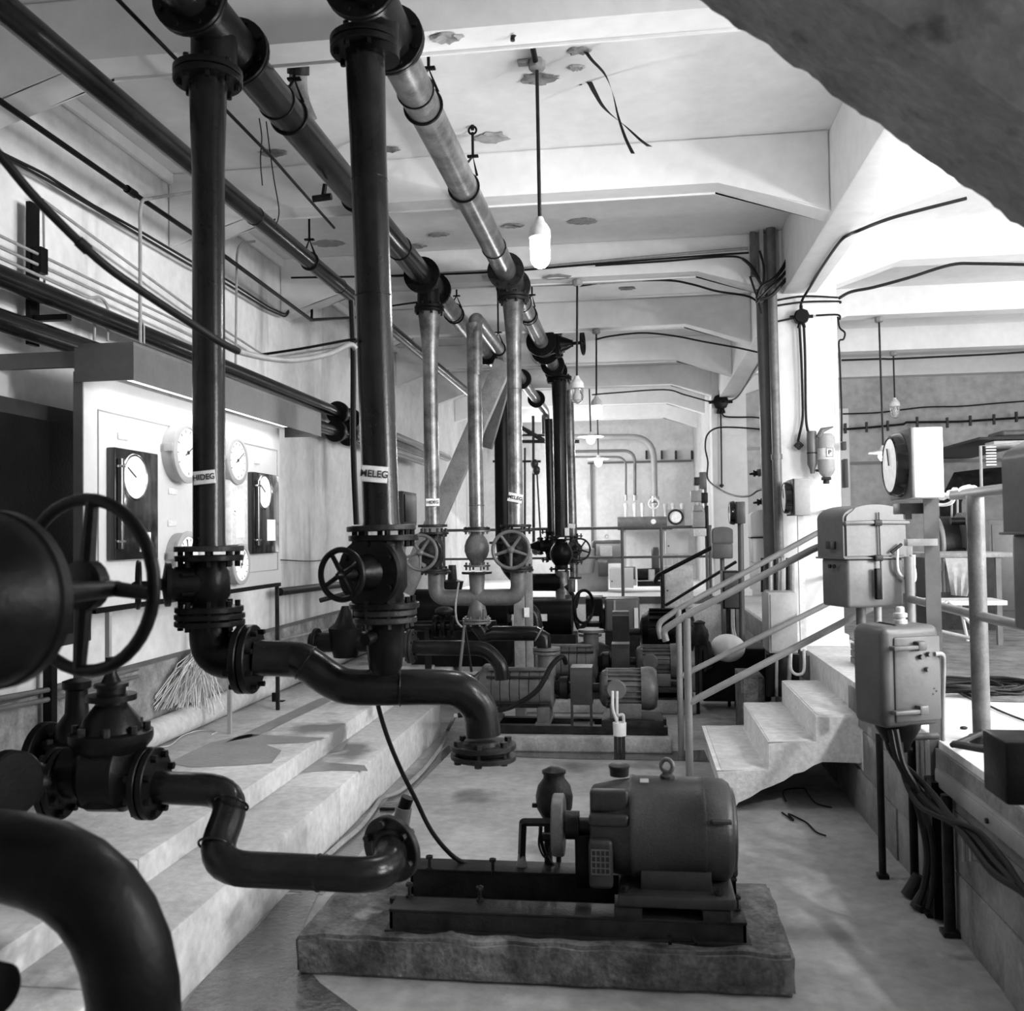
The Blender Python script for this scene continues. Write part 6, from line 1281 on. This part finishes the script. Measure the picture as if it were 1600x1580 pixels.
def far_pipe(label, pts, Y, r, m, fil=.3, extra=None):
    t = T('wall_pipe', label, 'pipe', P(*pts[-1], Y)); t.p('pipe', MB().tube([P(a, c, Y) for a, c in pts], r, 16, fil=fil), m)
    t.p('union', MB().cyl(P(pts[-1][0], pts[-1][1]-6, Y), P(pts[-1][0], pts[-1][1]+2, Y), r*1.5), 'chrome')
    c = P(pts[-1][0], pts[-1][1]+7, Y); t.p('cock', MB().lathe(c, (0, -1, 0), [(-.03, r*1.0), (.04, r*1.1), (.08, r*.8)], 16), 'chrome')
far_pipe('thickest pipe on the far wall, bent down to the manifold', [(880, 683), (1021, 683), (1023, 782)], 19.3, .062, 'pale_grey', .45)
far_pipe('middle thin pipe on the far wall, bent down to the manifold', [(880, 706), (992, 704), (992, 780)], 19.3, .03, 'grey_iron', .25)
far_pipe('thinnest pipe on the far wall, bent down left of the others', [(880, 714), (978, 714), (978, 780)], 19.35, .02, 'mid_grey', .2)
t = T('manifold', 'grey horizontal manifold drum with a row of cocks on the far wall', 'manifold', P(1004, 824, 19.2)); a, c = P(965, 816, 19.2), P(1052, 815, 19.2)
t.p('drum', MB().cyl(a, c, .105, n=24), 'grey_iron'); t.p('cradle', MB().bx(a.x, c.x, 19.15, 19.9, a.z-.16, a.z-.11), 'dark_iron')
for x0, h in ((978, 786), (992, 786), (1004, 786), (1022, 790), (1040, 786), (1052, 790), (1066, 790)): t.p('branch', MB().lathe(P(x0, 810, 19.2), (0, 0, 1), [(0, .03), (.12, .028), (.25, .04), (.28, .045), (.31, .02)], 12), 'light_paint')
t.p('handwheel', MB().ring(P(1022, 787, 19.05), (0, 1, 0), .1, .018, 24, 8), 'light_paint')
t.p('gauge', MB().lathe(P(1021, 815, 19.0), (0, -1, 0), [(0, .05), (.04, .05)], 16), 'white_paint')
t.p('support', MB().bx(a.x+.1, a.x+.16, 19.2, 19.3, WK, a.z-.1), 'pale_grey'); t.p('support', MB().bx(c.x-.2, c.x-.14, 19.2, 19.3, WK, a.z-.1), 'pale_grey')
t = T('gauge_board', 'pale board with a white round dial on the far wall, right of the manifold', 'gauge', P(1058, 823, 18.8)); a, c = P(1042, 796, 18.9), P(1070, 823, 18.9)
t.p('board', MB().bx(a.x, c.x, 18.9, 18.95, c.z, a.z), 'pale_grey'); t.p('bezel', MB().ring(P(1055.5, 808, 18.86), (0, 1, 0), .135, .02), 'dark_iron'); t.p('dial', MB().lathe(P(1055.5, 808, 18.9), (0, -1, 0), [(0, .13), (.03, .13)], 28), 'dial'); t.p('post', MB().bx(a.x+.1, a.x+.2, 18.92, 18.97, WK, c.z), 'pale_grey')
t = T('instrument_rack', 'column of small grey instruments left of the far column', 'instruments', P(1097, 870, 14.1))
for (x0, x1, ya, yb, m) in ((1092, 1104, 738, 764, 'mid_grey'), (1084, 1094, 746, 758, 'ink'), (1079, 1096, 767, 784, 'pale_grey'), (1095, 1106, 770, 786, 'dark_iron'), (1083, 1098, 790, 799, 'pale_grey'), (1082, 1102, 800, 824, 'pale_grey'), (1102, 1108, 790, 860, 'dark_iron'), (1085, 1104, 826, 838, 'light_paint')):
    a, c = P(x0, ya, 14.2), P(x1, yb, 14.2); t.p('module', MB().bx(a.x, c.x, 14.15, 14.4, c.z, a.z, bev=.012), m)
t.p('pole', MB().bx(P(1103, 800, 14.3).x-.02, P(1103, 800, 14.3).x+.02, 14.3, 14.34, WK, P(1103, 740, 14.3).z), 'mid_grey'); t.p('pipe', MB().tube([P(1094, 764, 14.2), P(1094, 790, 14.2), P(1099, 800, 14.2)], .03, 8), 'cable_pale')
plain_box('white control cabinet with small knobs on the far platform', 1040, 1077, 830, 866, 14.7, .3, 'light_paint', 'white_paint', legs=WK)
plain_box('pale sheet-metal box below the control cabinet by the far handrail', 1038, 1084, 885, 950, 14.0, .25, 'light_paint', 'light_paint', legs=0)
plain_box('white box on the far platform left of the railing post', 952, 990, 888, 919, 15.4, .4, 'white_paint', legs=None)
t = T('pump_set', 'big pale pump and motor with a lifting ring on the far platform', 'pump', P(945, 920, 16)); a, c = P(925, 846, 16), P(972, 866, 16)
t.p('motor', MB().cyl(P(932, 862, 16), P(972, 862, 16), .20, n=28), 'pale_grey'); t.p('motor_top', MB().bx(a.x, c.x, 15.85, 16.15, c.z+.04, a.z+.02, bev=.05), 'mid_grey'); t.p('lifting_ring', MB().ring(P(948, 838, 16), (0, 1, 0), .028, .01), 'light_paint')
t.p('terminal_box', MB().box(P(947, 861, 15.75), (.2, .05, .17), bev=.01), 'light_paint'); t.p('base', MB().bx(P(903, 910, 16).x, P(950, 910, 16).x, 15.8, 16.4, WK, P(910, 875, 16).z, bev=.01), 'pale_grey'); t.p('volute', MB().cyl(P(935, 886, 15.8), P(950, 886, 15.8), .16, n=24), 'mid_grey'); t.p('pump_body', MB().lathe(P(912, 886, 15.9), (0, 0, 1), [(-.1, .2), (.1, .22), (.3, .2), (.35, .1)], 22), 'pale_grey')
t = T('motor', 'grey round motor on the far platform right of the railing post', 'motor', P(985, 905, 16)); t.p('body', MB().cyl(P(975, 896, 15.6), P(993, 896, 15.6), .11, n=22), 'mid_grey'); t.p('foot', MB().box(P(984, 910, 15.6), (.22, .2, .1)), 'light_paint')
t = T('tank', 'dark low round tank lying on the far platform', 'tank', P(1015, 910, 15.8)); t.p('shell', MB().cyl(P(996, 898, 15.8), P(1032, 897, 15.8), .1, n=22), 'dark_iron'); t.p('neck', MB().cyl(P(1018, 890, 15.6), P(1018, 906, 15.6), .05), 'light_paint'); t.p('foot', MB().box(P(1015, 912, 15.8), (.4, .2, .08)), 'dark_iron')
one('far_bottle', 'grey cylinder standing against the bright far wall', 'cylinder', MB().lathe(P(1024, 874, 15.9), (0, 0, 1), [(-.35, .05), (-.3, .065), (.15, .065), (.2, .05)], 16), 'mid_grey')
struct('trim_6', MB().bx(-1.0, 1.15, 19.93, 19.99, P(1000, 722, 19.95).z-.02, P(1000, 722, 19.95).z+.02).bx(-.95, -.9, 19.93, 19.99, WK, P(1000, 722, 19.95).z), 'mid_grey')
# cross pipes far behind the risers
t = T('pipe_rack', 'group of thin dark pipes crossing behind the risers', 'pipes', P(820, 700, 16))
for (a, c, r) in (((770, 690), (905, 690), .03), ((790, 680), (870, 680), .02), ((770, 721), (845, 721), .02), ((820, 700), (820, 830), .02), ((833, 650), (834, 860), .025), ((838, 720), (845, 845), .015), ((800, 660), (870, 700), .04), ((640, 690), (660, 860), .015)):
    t.p('pipe', MB().cyl(P(*a, 16), P(*c, 16), r), 'dark_iron')
for k, (x, y) in enumerate(((835, 725), (837, 860), (838, 735))): t.p('fitting', MB().sphere(P(x, y, 15.95), .07, (1, 1, 1.2), 12), 'dark_iron')

patch('damp_patch', 'irregular damp stain across the upper step beside the pale pipe', 'stain', [(262, 1192), (330, 1160), (390, 1147), (450, 1150), (512, 1153), (480, 1160), (415, 1163), (440, 1173), (425, 1192), (370, 1196), (300, 1199)], .4225, 'damp')
patch('damp_patch', 'damp stain with a ragged edge on the lower step', 'stain', [(440, 1203), (475, 1172), (520, 1152), (545, 1155), (535, 1173), (500, 1179), (508, 1191), (570, 1196), (575, 1205), (520, 1204), (470, 1207)], .3025, 'damp')
patch('damp_patch', 'long straight dark strip running along the upper step', 'stain', [(352, 1160), (500, 1091), (537, 1086), (402, 1150)], .4225, 'damp')
patch('damp_patch', 'damp stain low on the upper step near the large low valve', 'stain', [(215, 1352), (260, 1310), (330, 1270), (345, 1275), (290, 1320), (240, 1360)], .3025, 'damp')

# added lamp, unseen right of the frame, put in to brighten stairs and walkway
t = T('pendant_lamp', 'lit pendant lamp over the near end of the walkway', 'lamp', V((2.6, 3.1, 3.1)))
t.p('rod', MB().cyl((2.6, 3.1, 3.3), (2.6, 3.1, CEIL), .01), 'dark_iron'); t.p('socket', MB().lathe((2.6, 3.1, 3.36), (0, 0, -1), [(0, .02), (.04, .05), (.1, .06)], 20), 'light_paint')
t.p('globe', MB().lathe((2.6, 3.1, 3.27), (0, 0, -1), [(0, .055), (.02, .06), (.11, .055), (.15, .03), (.165, .004)], 20), 'lamp_glow')
l = bpy.data.lights.new('lamp_light', 'POINT'); l.energy = 190; l.shadow_soft_size = .08
o = bpy.data.objects.new('lamp_light', l); COL.objects.link(o); o.location = (2.6, 3.1, 3.0)
